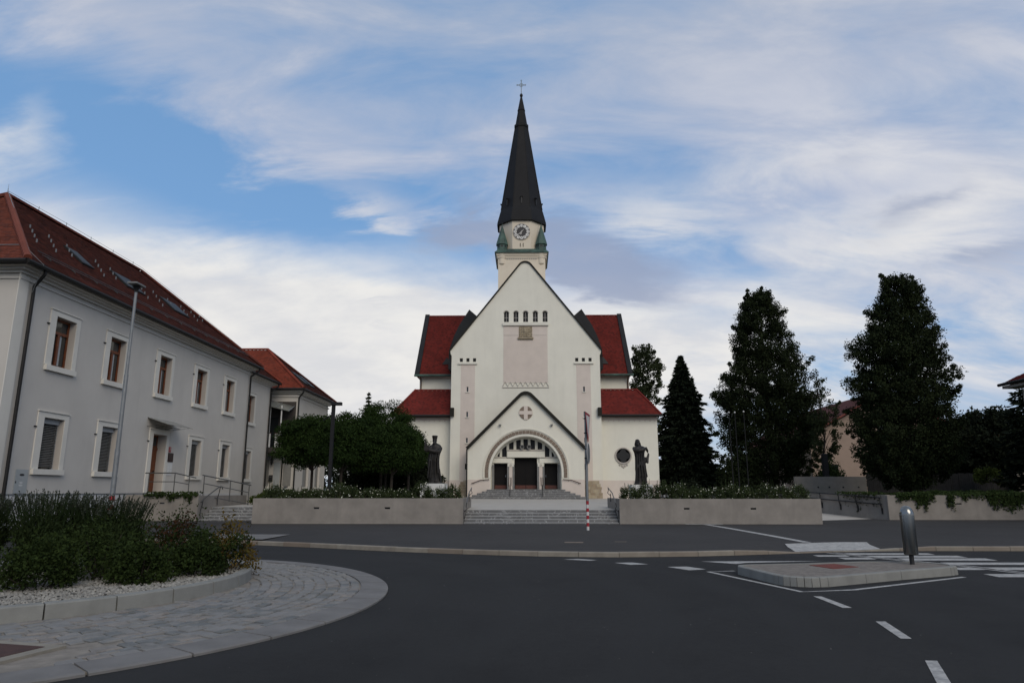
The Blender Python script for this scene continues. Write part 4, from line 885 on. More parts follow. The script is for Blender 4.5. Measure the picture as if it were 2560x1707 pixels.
cr.lathe([(0.20, -0.015), (0.20, 0.015), (0.175, 0.015), (0.175, -0.015), (0.20, -0.015)], (TX, TY, 40.77), 16, M=Matrix.Rotation(R(90), 3, 'X'), caps=False); cr.build('spire_cross', 'cross_metal', spo)
# clock
MX = Matrix.Rotation(R(90), 3, 'X'); yc = TY - 2.045; zc = 24.65
ck = MB().lathe([(0.75, 0), (0.75, 0.05), (0.72, 0.05)], (TX, yc, zc), 40, M=MX).build('clock_face', 'clock_black', ch)
MB().lathe([(0.745, 0.0), (0.78, 0.0), (0.78, 0.07), (0.745, 0.07), (0.745, 0.0)], (TX, yc, zc), 40, M=MX, caps=False).build('clock_rim', 'reveal', ck)
for h in range(1, 13):
    a = R(90 - 30 * h); x, z = TX + 0.585 * math.cos(a), zc + 0.585 * math.sin(a)
    d = MB().lathe([(0.142, 0), (0.142, 0.012)], (x, yc - 0.05, z), 18, M=MX).build('numeral_disc', 'clock_white', ck)
    textmesh(str(h), 0.22, 'numeral', 'clock_black', d, Matrix.Translation((x, yc - 0.066, z)) @ Matrix.Rotation(R(90), 4, 'X'))
def hand(name, deg, l, tail, w, y):
    a = R(90 - deg); u = Vector((math.cos(a), 0, math.sin(a))); n_ = Vector((-u.z, 0, u.x)); c = Vector((TX, y, zc))
    P = [c - u * tail - n_ * w * 0.6, c - u * tail + n_ * w * 0.6, c + n_ * w, c + u * l * 0.8 + n_ * w * 1.2, c + u * l, c + u * l * 0.8 - n_ * w * 1.2, c - n_ * w]
    MB().add(P + [p + Vector((0, -0.012, 0)) for p in P], [tuple(range(7)), tuple(range(13, 6, -1))] + [(i, (i + 1) % 7, (i + 1) % 7 + 7, i + 7) for i in range(7)]).build(name, 'clock_hand', ck)
hand('minute_hand', 226, 0.56, 0.26, 0.028, yc - 0.09); hand('hour_hand', 197, 0.32, 0.12, 0.04, yc - 0.072)
# ---------------------------------------------------------------- statues
def remesh_obj(mb, name, m, parent, vox=0.03):
    o = mb.build(name, m, parent); md = o.modifiers.new('r', 'REMESH'); md.mode = 'VOXEL'; md.voxel_size = vox; md.use_smooth_shade = True
    sm = o.modifiers.new('s', 'SMOOTH'); sm.iterations = 2; sm.factor = 0.5
    bpy.context.view_layer.update(); me = bpy.data.meshes.new_from_object(o.evaluated_get(bpy.context.evaluated_depsgraph_get())); o.modifiers.clear(); o.data = me
    if not me.materials: me.materials.append(MATS[m])
    return o
def robe(mb, prof, cx0, cy, k, z0, s, folds=9, amp=0.035, dep=0.62):
    """prof: (pixel y, left, right) rows of the outline; k = metres per pixel"""
    secs = []; ph = 0.4
    for (py, l, r) in prof:
        z = z0 + (s - py) * k; c = cx0 + ((l + r) / 2 - 395) * k; hw = (r - l) / 2 * k; ring = []
        f = amp * min(1.0, max(0.0, (py - 560) / 300)) ; hd = max(hw * dep, 0.10)
        for j in range(40):
            a = 2 * math.pi * j / 40; q = 1 + f * math.sin(folds * a + ph) + 0.6 * f * math.sin(5 * a + 1.3); ring.append((c + hw * q * math.cos(a), cy + hd * q * math.sin(a) * (1 if math.sin(a) < 0 else 0.9), z))
        secs.append(ring); ph += 0.06
    mb.sweep(secs)
K = 0.00258
SY = 40.0
def statue(label, x, zped, pr, build_more, pw):
    t = thing('statue', label, 'statue', (x, SY, tz(SY)))
    MB().box(x - pw, x + pw, SY - 0.55, SY + 0.55, tz(SY) - 0.05, zped - 0.03).build('pedestal', 'pedestal', t, bevel=0.01)
    f = MB(); robe(f, pr, x, SY, K, zped, 1280); build_more(f, x, zped, t)
    remesh_obj(f, 'figure', 'bronze', t, 0.026); return t
def P_(x, z0, px, py, dy=0.0, s=1280): return (x + (px - 395) * K, SY + dy, z0 + (s - py) * K)
pr1 = [(1290, 255, 570), (1282, 225, 575), (1268, 262, 562), (1200, 268, 552), (1150, 266, 542), (1085, 262, 535), (1075, 244, 532), (1000, 245, 520), (940, 246, 504), (860, 244, 498), (780, 244, 500), (700, 248, 506), (640, 268, 520), (580, 285, 540), (540, 290, 548), (500, 292, 546), (470, 305, 532), (440, 328, 495), (425, 345, 455), (410, 352, 430)]
def more1(f, x, z0, t):
    q = lambda a, b, d=0.0: P_(x, z0, a, b, d)
    f.tube([q(390, 430), q(390, 380)], [0.11, 0.10], 12)
    f.lathe([(0.02, -0.155), (0.08, -0.13), (0.115, -0.05), (0.122, 0.03), (0.112, 0.10), (0.06, 0.15)], q(390, 365, -0.02), 18)        # head
    f.lathe([(0.125, 0), (0.14, 0.03), (0.145, 0.09), (0.175, 0.20), (0.170, 0.215), (0.10, 0.225)], (q(391, 335)[0], SY, q(0, 335)[2]), 18)    # tall flat hat
    f.tube([q(390, 352, -0.12), q(390, 374, -0.155)], [0.018, 0.030], 8)       # nose
    f.tube([q(372, 350, -0.125), q(408, 350, -0.125)], 0.014, 6)                 # brow
    f.tube([q(390, 392, -0.10), q(390, 425, -0.15), q(392, 468, -0.16)], [0.085, 0.085, 0.03], 10)        # beard
    for ex in (344, 436): f.tube([q(ex, 358, 0.0), q(ex, 380, 0.0)], [0.025, 0.015], 6)
    f.tube([q(520, 520, 0.0), q(500, 610, -0.20), q(400, 600, -0.34), q(290, 575, -0.38), q(235, 560, -0.36)], [0.13, 0.13, 0.115, 0.09, 0.055], 12)
    f.tube([q(320, 490, 0.0), q(285, 560, -0.16), q(230, 590, -0.30), q(205, 600, -0.34)], [0.12, 0.12, 0.10, 0.055], 12)
    for i in range(4): f.tube([q(236 - 4 * i, 556 + 12 * i, -0.37), q(210 - 4 * i, 560 + 12 * i, -0.42), q(192, 570 + 11 * i, -0.40)], [0.018, 0.017, 0.014], 6)
    f.tube([q(232, 548, -0.36), q(224, 528, -0.40)], [0.018, 0.014], 6)
    # folds of the cope
    for a, b in ((300, 270), (345, 330), (420, 440), (470, 500)): f.tube([q(a + 30, 620, -0.30), q(a, 800, -0.31), q(b, 1180, -0.36)], [0.03, 0.045, 0.03], 8)
    f.tube([q(505, 600, -0.05), q(480, 760, -0.22), q(500, 980, -0.25), q(545, 1230, -0.2)], [0.08, 0.07, 0.07, 0.05], 8)
    f.tube([q(300, 1262, -0.28), q(330, 1262, -0.42)], [0.07, 0.05], 8); f.tube([q(440, 1264, -0.28), q(452, 1264, -0.42)], [0.07, 0.05], 8)
    mm = MB(); c = q(232, 540, -0.36)
    mm.obox((c[0], c[1], c[2]), (0.26, 0.18, 0.22)).prism([(c[0] - 0.14, c[2] + 0.11), (c[0] + 0.14, c[2] + 0.11), (c[0], c[2] + 0.25)], c[1] - 0.10, c[1] + 0.10)
    s_ = q(207, 500, -0.36); mm.obox((s_[0], s_[1], s_[2]), (0.11, 0.11, 0.30)); mm.lathe([(0.075, 0), (0.06, 0.06), (0.0, 0.42)], (s_[0], s_[1], s_[2] + 0.14), 4, R(45))
    mm.build('church_model', 'bronze', t)
statue('dark bronze robed bishop statue with tall hat holding a small church model', -5.16, 2.02, pr1, more1, 0.70)
sh = lambda L_: [(a + 55, b + 37, c + 37) for a, b, c in L_]
pr2 = sh([(1232, 215, 505), (1222, 220, 540), (1212, 226, 500), (1160, 240, 500), (1075, 250, 498), (1065, 250, 521), (1000, 255, 510), (930, 254, 500), (915, 250, 498), (820, 254, 490), (720, 257, 482), (640, 255, 468), (560, 244, 470), (500, 226, 490), (460, 226, 500), (430, 250, 490), (405, 285, 440), (395, 300, 385)])
def more2(f, x, z0, t):
    q = lambda a, b, d=0.0: P_(x, z0, a + 37, b + 55, d)
    f.lathe([(0.03, -0.20), (0.12, -0.16), (0.135, -0.05), (0.138, 0.06), (0.12, 0.13), (0.07, 0.175), (0.02, 0.185)], q(326, 325, 0.02), 20)
    f.tube([q(328, 300, -0.13), q(328, 322, -0.165)], [0.016, 0.028], 8); f.tube([q(308, 298, -0.128), q(348, 298, -0.128)], 0.013, 6)
    f.tube([q(328, 345, -0.11), q(330, 385, -0.15), q(332, 420, -0.14)], [0.07, 0.07, 0.03], 10)
    f.tube([q(285, 330, 0.02), q(282, 400, 0.02)], [0.06, 0.07], 8); f.tube([q(372, 330, 0.02), q(380, 395, 0.02)], [0.06, 0.07], 8)
    f.tube([q(250, 450, 0.0), q(248, 500, -0.20), q(330, 505, -0.30), q(430, 490, -0.26), q(470, 465, -0.10)], [0.12, 0.115, 0.10, 0.10, 0.10], 12)
    f.tube([q(395, 440, -0.16), q(300, 452, -0.24), q(262, 470, -0.24)], [0.08, 0.07, 0.05], 10)
    for i in range(4): f.tube([q(305, 460 + 9 * i, -0.31), q(275, 462 + 10 * i, -0.31), q(258, 466 + 10 * i, -0.27)], [0.016, 0.016, 0.013], 6)
    f.tube([q(500, 430, 0.05), q(545, 510, 0.12), q(562, 580, 0.10), q(532, 680, 0.02), q(520, 760, -0.05)], [0.075, 0.07, 0.06, 0.075, 0.085], 12)
    f.tube([q(505, 640, 0.02), q(500, 765, 0.0)], [0.05, 0.06], 8)
    for i in range(4): f.tube([q(508 + 10 * i, 752, -0.06), q(506 + 11 * i, 775, -0.10), q(505 + 11 * i, 788 - abs(i - 1) * 3, -0.12)], [0.016, 0.015, 0.012], 6)
    for a, b in ((285, 262), (330, 320), (380, 392), (430, 460)): f.tube([q(a + 10, 560, -0.22), q(a, 820, -0.24), q(b, 1160, -0.30)], [0.03, 0.042, 0.03], 8)
    f.tube([q(290, 1205, -0.26), q(300, 1206, -0.40)], [0.065, 0.05], 8); f.tube([q(420, 1206, -0.26), q(440, 1207, -0.40)], [0.065, 0.05], 8)
statue('dark bronze hooded robed statue with crossed arm and bent elbow', 6.44, 1.95, pr2, more2, 0.58)
# ---------------------------------------------------------------- parsonage on the left
WXX = -19.5
pa = thing('parsonage', 'two-storey white plastered parsonage with brown tiled hipped roof and wooden windows', 'house', (-25, 37, 0.2))
wl_ = MB().box(-30.6, WXX, 25.5, 48.45, 0.1, 10.1).build('wall', 'white_wall', pa)
OPU = [(27.8, 29.1), (31.7, 33.0), (36.25, 37.5), (40.55, 41.85), (44.7, 45.95)]; OPL = [(27.88, 29.15), (31.85, 33.1), (40.62, 41.85), (44.8, 45.95)]
cut = MB(); DP = 0.42
for a, b in OPU: cut.box(WXX - DP, WXX + 0.3, a, b, 6.62, 8.70)
for a, b in OPL: cut.box(WXX - DP, WXX + 0.3, a, b, 2.45, 4.51)
cut.box(WXX - 0.6, WXX + 0.3, 36.35, 37.75, 1.5, 4.52)
carve(wl_, cut)
w2 = MB().box(-30.0, -20.8, 48.46, 56.1, 0.1, 10.15).build('rear_wall', 'white_wall', pa)
cut = MB().box(-21.2, -20.5, 51.6, 52.95, 6.62, 8.65).box(-21.2, -20.5, 51.7, 52.95, 2.45, 4.50); carve(w2, cut)
def surround(parent, x, a, b, z0, z1, sill=True):
    m = MB(); t = 0.045; jw = 0.26
    m.box(x - 0.01, x + t, a - jw - 0.12, a, z0, z1 + 0.22).box(x - 0.01, x + t, b, b + jw, z0, z1 + 0.22).box(x - 0.01, x + t, a, b, z1, z1 + 0.22)
    fr_ = m.build('window_surround', 'white_trim', parent)
    MB().box(x - 0.01, x + 0.09, a - jw - 0.15, b + jw + 0.03, z1 + 0.222, z1 + 0.26).build('cap', 'white_trim', fr_)
    if sill: MB().box(x - 0.3, x + 0.13, a - jw - 0.10, b + jw, z0 - 0.22, z0 - 0.002).build('sill', 'white_trim', fr_)
    MB().box(x, x + 0.06, a - jw - 0.26, a - jw - 0.14, z1 - 0.42, z1 - 0.38).build('shutter_hook', 'gutter_dark', fr_)
    rv_ = MB().box(x - DP + 0.01, x + 0.02, b - 0.012, b + 0.003, z0, z1).box(x - DP + 0.01, x + 0.02, a - 0.003, a + 0.012, z0, z1).box(x - DP + 0.01, x + 0.02, a + 0.012, b - 0.012, z1 - 0.012, z1 + 0.003).build('reveal', 'reveal', fr_)
def woodwin(parent, x, a, b, z0, z1):
    g = x - DP + 0.10; f = MB(); zt = z1 - 0.62
    f.box(g, g + 0.07, a + 0.013, a + 0.10, z0, z1).box(g, g + 0.07, b - 0.10, b - 0.013, z0, z1).box(g, g + 0.07, a + 0.10, b - 0.10, z1 - 0.10, z1 - 0.013).box(g, g + 0.07, a + 0.10, b - 0.10, z0, z0 + 0.12)
    o = f.build('window', 'wood', parent)
    MB().box(g - 0.01, g + 0.10, a + 0.10, b - 0.10, zt - 0.05, zt + 0.07).build('transom', 'wood', o)
    c = (a + b) / 2; MB().box(g - 0.005, g + 0.09, c - 0.07, c + 0.07, z0 + 0.12, zt - 0.05).build('mullion', 'wood', o)
    MB().box(g + 0.02, g + 0.03, a + 0.1, b - 0.1, z0 + 0.12, z1 - 0.1).build('pane', 'glass_dark', o)
    MB().box(g + 0.032, g + 0.036, c + 0.08, c + 0.26, z0 + 0.13, zt - 0.06).box(g + 0.032, g + 0.036, a + 0.11, a + 0.22, z0 + 0.13, zt - 0.06).build('curtain', 'curtain', o)
def blindwin(parent, x, a, b, z0, z1, drop=1.0):
    g = x - DP + 0.06
    o = MB().box(g, g + 0.03, a + 0.013, b - 0.013, z0, z1).build('window', 'glass_dark', parent)
    MB().box(g + 0.04, g + 0.20, a + 0.014, b - 0.014, z1 - 0.22, z1 - 0.014).build('blind_box', 'blind_box', o)
    s_ = MB(); zt = z1 - 0.24; n_ = int((zt - z0) / 0.068 * drop)
    for i in range(n_):
        z = zt - i * 0.068; p = [(g + 0.09, a + 0.03, z + 0.024), (g + 0.15, a + 0.03, z - 0.016), (g + 0.15, b - 0.03, z - 0.016), (g + 0.09, b - 0.03, z + 0.024)]
        s_.add(p + [(q[0], q[1], q[2] - 0.004) for q in p], [(0, 1, 2, 3), (4, 7, 6, 5), (0, 4, 5, 1), (2, 6, 7, 3)])
    tag(s_.build('blind_slats', 'blind', o), kind='stuff')
    for e in (a + 0.02, b - 0.035): MB().box(g + 0.10, g + 0.14, e, e + 0.015, z0, zt).build('blind_rail', 'blind_box', o)
for a, b in OPU: surround(pa, WXX, a, b, 6.62, 8.70); woodwin(pa, WXX, a, b, 6.62, 8.70)
for i, (a, b) in enumerate(OPL): surround(pa, WXX, a, b, 2.45, 4.51); blindwin(pa, WXX, a, b, 2.45, 4.51)
surround(pa, -20.8, 51.6, 52.95, 6.62, 8.65); woodwin(pa, -20.8, 51.6, 52.95, 6.62, 8.65)
surround(pa, -20.8, 51.7, 52.95, 2.45, 4.5); blindwin(pa, -20.8, 51.7, 52.95, 2.45, 4.5)
surround(pa, WXX, 36.35, 37.75, 1.5, 4.52, False)
dr = MB().box(WXX - 0.5, WXX - 0.44, 36.37, 37.73, 1.5, 4.5).build('door', 'wood', pa)
MB().box(WXX - 0.436, WXX - 0.43, 36.5, 37.6, 3.95, 4.42).build('fanlight', 'glass_dark', dr)
for z0_, z1_ in ((3.05, 3.6), (2.1, 2.85)): MB().box(WXX - 0.436, WXX - 0.43, 36.85, 37.2, z0_, z1_).build('pane', 'glass_sky', dr)
MB().box(WXX - 0.437, WXX - 0.40, 36.38, 37.72, 3.72, 3.86).build('door_rail', 'wood', dr); MB().box(WXX - 0.43, WXX - 0.36, 37.5, 37.54, 2.5, 2.66).build('handle', 'steel', dr)
MB().box(WXX - 0.01, WXX + 0.07, 25.45, 36.0, 0.1, 1.44).box(WXX - 0.01, WXX + 0.07, 38.1, 48.5, 0.1, 1.44).build('plinth', 'plinth_white', pa)
MB().box(WXX - 0.01, WXX + 0.10, 25.42, 36.0, 1.442, 1.48).build('plinth_ledge', 'galvanised', pa)
MB().box(WXX - 0.012, WXX + 0.02, 25.42, 25.95, 0.1, 10.0).build('corner_pilaster', 'white_trim', pa)
# eaves cornice, gutters, downpipes
cn = MB()
for ov, z0_, z1_ in ((0.06, 9.62, 9.70), (0.12, 9.84, 9.94), (0.28, 9.941, 10.03), (0.5, 10.031, 10.11)): cn.box(-30.6 - ov, WXX + ov, 25.5 - ov, 48.45 + (ov if ov > 0.2 else 0), z0_, z1_)
cn.build('cornice', 'cornice_plaster', pa)
cn = MB()
for ov, z0_, z1_ in ((0.10, 9.84, 9.96), (0.28, 9.961, 10.05), (0.5, 10.051, 10.16)): cn.box(-29.9, -20.8 + ov, 48.5, 56.1 + ov, z0_, z1_)
cn.build('rear_cornice', 'cornice_plaster', pa)
MB().tube([(-31.1, 24.85, 10.14), (-18.88, 24.85, 10.14)], 0.10).build('gutter', 'gutter_dark', pa); MB().tube([(-18.85, 24.85, 10.14), (-18.85, 49.1, 10.14)], 0.10).build('gutter', 'gutter_dark', pa)
MB().tube([(-20.2, 49.0, 10.2), (-20.2, 56.75, 10.2)], 0.10).build('gutter', 'gutter_dark', pa)
def dpipe(parent, x0, y0, z0, x1, y1, zb): MB().tube([(x0, y0, z0), (x0, y0, z0 - 0.18), (x1, y1, z0 - 0.62), (x1, y1, z0 - 0.9), (x1, y1, zb)], 0.065, 8).build('downpipe', 'gutter_dark', parent, smooth=True)
dpipe(pa, -18.9, 25.95, 10.1, -19.38, 26.12, 0.2); dpipe(pa, -18.9, 48.6, 10.1, -19.38, 48.35, 0.3); dpipe(pa, -20.25, 56.4, 10.15, -20.68, 56.0, 0.9)
e0, e1, e2, e3 = (-18.88, 24.88, 10.2), (-18.88, 49.12, 10.2), (-31.12, 49.12, 10.2), (-31.12, 24.88, 10.2); r0, r1 = (-25, 31, 15.5), (-25, 43, 15.5)
rf_ = MB().add([e0, e1, e2, e3, r0, r1], [(0, 1, 5, 4), (2, 3, 4, 5), (3, 0, 4), (1, 2, 5), (0, 3, 2, 1)]).build('roof', 'tile_brown', pa)
tile_roof([e0, e1, r1, r0], 'tile_brown', rf_, w=0.19, e=0.17); tile_roof([e3, e0, r0], 'tile_sunlit', rf_, w=0.19, e=0.17); tile_roof([e1, e2, r1], 'tile_brown', rf_, w=0.19, e=0.17)  # hip facing the sun laid in brighter tiles: sunlight put into their colour
up = Vector((0, 0, 0.05))
for a, b, mm in ((e0, r0, 'tile_sunlit'), (e1, r1, 'tile_brown'), (r0, r1, 'tile_brown'), (e3, r0, 'tile_brown')): cap_tiles(Vector(a) + up, Vector(b) + up, mm, rf_, 0.34, 0.14)
def onroof(y, s, h=0.0): n_ = Vector((5.3, 0, 6.1)).normalized(); p = Vector((-18.88 - 6.12 * s, y, 10.2 + 5.3 * s)) + n_ * h; return p
for y0_, k in ((29.05, 4), (30.3, 4), (31.6, 3), (33.9, 4), (35.2, 3), (38.0, 4), (39.6, 4), (41.3, 2), (43.0, 3), (44.4, 3), (45.6, 2)):
    for i in range(k):
        s_ = 0.54 - 0.073 * i
        if s_ * 6.1 > 49.1 - (y0_ - 0.42 * i) + 0.0: continue
        p = onroof(y0_ - 0.42 * i, s_, 0.05); MB().obox((p.x, p.y, p.z + 0.08), (0.04, 0.05, 0.15)).build('snow_guard', 'galvanised', rf_)
M_roof = Matrix.Rotation(math.atan2(5.3, 6.1), 3, 'Y')
for y0_, y1_ in ((31.35, 32.3), (35.2, 37.0), (40.3, 42.2)):
    c = (onroof((y0_ + y1_) / 2, 0.455, 0.05)); w_ = y1_ - y0_
    fr_ = MB().obox(c, (1.35, w_, 0.10), M=M_roof).build('skylight', 'gutter_dark', rf_); MB().obox(c + Vector((5.3, 0, 6.1)).normalized() * 0.055, (1.15, w_ - 0.2, 0.012), M=M_roof).build('pane', 'glass_sky', fr_)
for s_, hh in ((0.10, 0.16), (0.135, 0.16)): MB().tube([onroof(26.3, s_, hh), onroof(47.6, s_, hh)], 0.014, 6).build('snow_rail', 'rail_metal', rf_)
for y in np.arange(27, 47.6, 1.6): p = onroof(y, 0.115, 0.0); MB().obox((p.x, p.y, p.z + 0.1), (0.24, 0.02, 0.05), M=M_roof).build('rail_bracket', 'rail_metal', rf_)
MB().tube([(-30, 25.9, 11.15), (-19.9, 25.9, 11.15)], 0.018, 6).build('snow_rail', 'galvanised', rf_)
MB().tube([(-25, 31, 15.5 + 0.62), (-25, 31, 15.78), (-25, 35, 15.86), (-25, 43, 15.82), (-22, 46.1, 13.2), (-18.95, 49.05, 10.45)], 0.009, 5).build('lightning_wire', 'galvanised', rf_)
MB().tube([(-25, 31, 15.78), (-22, 28.1, 13.1), (-19.2, 25.3, 10.7), (-18.75, 25.6, 10.2), (-19.35, 26.0, 9.2)], 0.014, 5).build('lightning_wire', 'galvanised', rf_)
for y in (31.0, 33.2, 35.4, 37.6, 39.8, 42.0): MB().tube([(-25, y, 15.6), (-25, y, 15.9)], 0.014, 5).build('wire_post', 'galvanised', rf_)
q0, q1, q2 = (-20.15, 48.9, 10.22), (-20.15, 56.75, 10.22), (-30.0, 56.75, 10.22); t0, t1 = (-24.6, 47.0, 14.0), (-24.6, 52.3, 14.0)
rr_ = MB().add([q0, q1, q2, t0, t1, (-30, 48.9, 10.22)], [(0, 1, 4, 3), (1, 2, 4), (2, 5, 3, 4)]).build('rear_roof', 'tile_brown', pa)
tile_roof([q0, q1, t1, t0], 'tile_brown', rr_); tile_roof([q1, q2, t1], 'tile_brown', rr_); cap_tiles(Vector(q1) + up, Vector(t1) + up, 'tile_orange', rr_, 0.34, 0.11); cap_tiles(Vector(t1) + up, Vector(t0) + up, 'tile_brown', rr_, 0.34, 0.11)
# entrance canopy, plaques, meter box
cp = MB(); cz = lambda u: 5.30 - 0.42 * u
cp.add([(WXX, 35.65, 5.32), (WXX, 38.4, 5.32), (WXX + 1.1, 38.4, 4.95), (WXX + 1.1, 35.65, 4.95), (WXX, 35.65, 5.30), (WXX, 38.4, 5.30), (WXX + 1.1, 38.4, 4.93), (WXX + 1.1, 35.65, 4.93)], [(0, 1, 2, 3), (4, 7, 6, 5), (0, 3, 7, 4), (1, 5, 6, 2), (2, 6, 7, 3)])
co_ = cp.build('door_canopy', 'canopy_sheet', pa)
for y in (35.7, 36.6, 37.5, 38.35): MB().tube([(WXX, y, 4.85), (WXX + 0.9, y, 4.95), (WXX, y, 5.26)], 0.016, 5).build('canopy_bracket', 'rail_metal', co_)
for z in (4.90,): MB().tube([(WXX + 0.45, 35.7, z), (WXX + 0.45, 38.35, z)], 0.018, 6).build('canopy_rail', 'rail_metal', co_)
n_ = thing('house_number', 'tiny dark red number plate on the wall beside the parsonage door', 'sign', (WXX, 38.25, 3.75)); MB().box(WXX, WXX + 0.02, 38.12, 38.36, 3.66, 3.94).build('plate', 'pole_red', n_)
textmesh('2', 0.20, 'numeral', 'paper', n_, Matrix.Translation((WXX + 0.026, 38.24, 3.80)) @ Matrix.Rotation(R(90), 4, 'Z') @ Matrix.Rotation(R(90), 4, 'X'))
tag(MB().box(WXX, WXX + 0.03, 38.1, 38.66, 3.14, 3.62).build('wall_plaque', 'plaque_red'), 'dark square plaque on the wall beside the parsonage door', 'plaque')
t = thing('notice_board', 'pale notice board with papers under the dark plaque by the parsonage door', 'notice board', (WXX, 38.38, 2.8)); MB().box(WXX, WXX + 0.03, 38.1, 38.64, 2.42, 3.10).build('board', 'paper', t)
for i, (y, z) in enumerate(((38.22, 2.92), (38.48, 2.9), (38.25, 2.62), (38.5, 2.6))): MB().box(WXX + 0.031, WXX + 0.036, y - 0.09, y + 0.09, z - 0.12, z + 0.12).build('paper_sheet', 'sign_white', t)
mb_ = thing('meter_box', 'grey metal meter cabinet with round vents set in the wall by the downpipe', 'meter box', (WXX, 27.0, 1.9))
bx_ = MB().box(WXX - 0.1, WXX + 0.025, 26.72, 27.42, 1.50, 2.41).build('cabinet_door', 'box_grey', mb_)
for z, rr_2, mm in ((2.20, 0.10, 'mark_dark'), (2.06, 0.08, 'blind_box'), (1.90, 0.07, 'paper'), (1.80, 0.08, 'paper')):
    MB().lathe([(rr_2, 0), (rr_2, 0.006)], (WXX + 0.025, 27.07, z), 14, M=Matrix.Rotation(R(90), 3, 'Y') @ Matrix.Diagonal((0.45, 1.3, 1))).build('cabinet_mark', mm, bx_)
MB().box(WXX + 0.025, WXX + 0.035, 26.76, 26.80, 1.88, 1.96).build('lock', 'mark_dark', bx_)
# railings at the door and along the ramp
rl = thing('door_railing', 'grey tube railing on the landing in front of the parsonage door', 'railing', (-17.8, 36.0, 1.35))
def rail(parent, posts, h, top, m='rail_metal', mid=True):
    for p in posts: MB().tube([p, (p[0], p[1], p[2] + h)], 0.026).build('post', m, parent)
    MB().tube([(p[0], p[1], p[2] + h) for p in top], 0.028).build('top_rail', m, parent, smooth=True)
    if mid: MB().tube([(p[0], p[1], p[2] + h * 0.62) for p in posts], 0.02).build('middle_rail', m, parent)
    MB().tube([(p[0], p[1], p[2] + 0.06) for p in posts], 0.02).build('bottom_rail', m, parent)
rail(rl, [(-18.75, 35.0, 1.34), (-17.45, 35.0, 1.34), (-17.0, 35.6, 1.22)], 1.12, [(-18.95, 35.0, 1.34), (-17.45, 35.0, 1.34), (-16.8, 35.9, 1.12)])
rl = thing('ramp_railing', 'grey tube railing sloping down towards the side steps', 'railing', (-16, 35.5, 1.3))
rail(rl, [(-16.1, 35.3, 1.30), (-15.3, 36.6, 1.05), (-14.7, 37.6, 0.85)], 1.05, [(-16.15, 35.2, 1.31), (-15.3, 36.6, 1.05), (-14.65, 37.7, 0.83)])
rl = thing('handrail', 'dark curved handrail on the wall beside the side steps', 'handrail', (-15.6, 35, 0.9))
MB().tube([(-15.6, 34.1, 1.05), (-15.6, 34.3, 1.20), (-15.6, 36.0, 1.80), (-15.6, 36.3, 1.80), (-15.6, 36.4, 1.68)], 0.028).build('rail', 'rail_metal', rl, smooth=True)
for y, z in ((34.3, 1.2), (36.1, 1.78)): MB().tube([(-15.6, y, z), (-15.66, y + 0.05, z - 0.3), (-15.70, y, z - 0.55), (-15.68, y, z - 0.9)], 0.02, 6).build('bracket', 'iron_black', rl, smooth=True)
rl = thing('handrail', 'short sloping handrail at the planter end of the side steps', 'handrail', (-12.2, 35, 1.2)); MB().tube([(-12.25, 34.2, 1.12), (-12.25, 36.0, 1.74), (-12.25, 36.3, 1.74)], 0.026).build('rail', 'rail_metal', rl, smooth=True); MB().tube([(-12.25, 36.1, 0.82), (-12.25, 36.1, 1.74)], 0.02).build('post', 'rail_metal', rl)
# ---------------------------------------------------------------- second house behind the parsonage
h2 = thing('rear_house', 'white house with bright orange-red hipped roof and balcony behind the parsonage', 'house', (-24, 62, 1))
HX = -19.1
hw_ = MB().box(-33, HX, 58.0, 67.0, 0.85, 9.85).build('wall', 'white_wall', h2); carve(hw_, MB().box(HX - 0.3, HX + 0.2, 60.4, 62.0, 1.9, 4.0).box(HX - 0.3, HX + 0.2, 64.0, 65.4, 1.9, 4.0))
cn = MB()
for ov, z0_, z1_ in ((0.10, 9.3, 9.4), (0.2, 9.58, 9.7), (0.45, 9.701, 9.86)): cn.box(-33, HX + ov, 58 - ov, 67 + ov, z0_, z1_)
cn.build('cornice', 'cornice_plaster', h2)
a0, a1, a2 = (-33, 57.4, 9.95), (-18.5, 57.4, 9.95), (-18.5, 67.6, 9.95); b0, b1 = (-33, 62.5, 14.25), (-23.7, 62.5, 14.25)
r2 = MB().add([a0, a1, a2, b0, b1, (-33, 67.6, 9.95)], [(0, 1, 4, 3), (1, 2, 4), (2, 5, 3, 4)]).build('roof', 'tile_orange', h2)
tile_roof([a0, a1, b1, b0], 'tile_orange', r2); tile_roof([a1, a2, b1], 'tile_brown', r2)
cap_tiles(Vector(a1) + up, Vector(b1) + up, 'tile_orange', r2, 0.34, 0.12); cap_tiles(Vector(a2) + up, Vector(b1) + up, 'tile_brown', r2, 0.34, 0.12); cap_tiles(Vector(b1) + up, Vector((-30, 62.5, 14.3)), 'tile_orange', r2, 0.34, 0.12)
M2 = Matrix.Rotation(math.atan2(4.3, 5.2), 3, 'Y')
for y0_, y1_ in ((60.7, 61.9), (62.6, 63.8)):
    s_ = 0.33; c = Vector((-18.5 - 5.2 * s_, (y0_ + y1_) / 2, 9.95 + 4.3 * s_)) + Vector((4.3, 0, 5.2)).normalized() * 0.06
    fr_ = MB().obox(c, (1.7, y1_ - y0_, 0.1), M=M2).build('skylight', 'gutter_dark', r2); MB().obox(c + Vector((4.3, 0, 5.2)).normalized() * 0.055, (1.5, y1_ - y0_ - 0.2, 0.012), M=M2).build('pane', 'glass_sky', fr_)
MB().tube([(-33, 57.35, 9.9), (-18.45, 57.35, 9.9)], 0.1).build('gutter', 'gutter_dark', h2); MB().tube([(-18.45, 57.35, 9.9), (-18.45, 67.6, 9.9)], 0.1).build('gutter', 'gutter_dark', h2)
dpipe(h2, -18.5, 57.5, 9.85, -19.0, 57.92, 0.9)
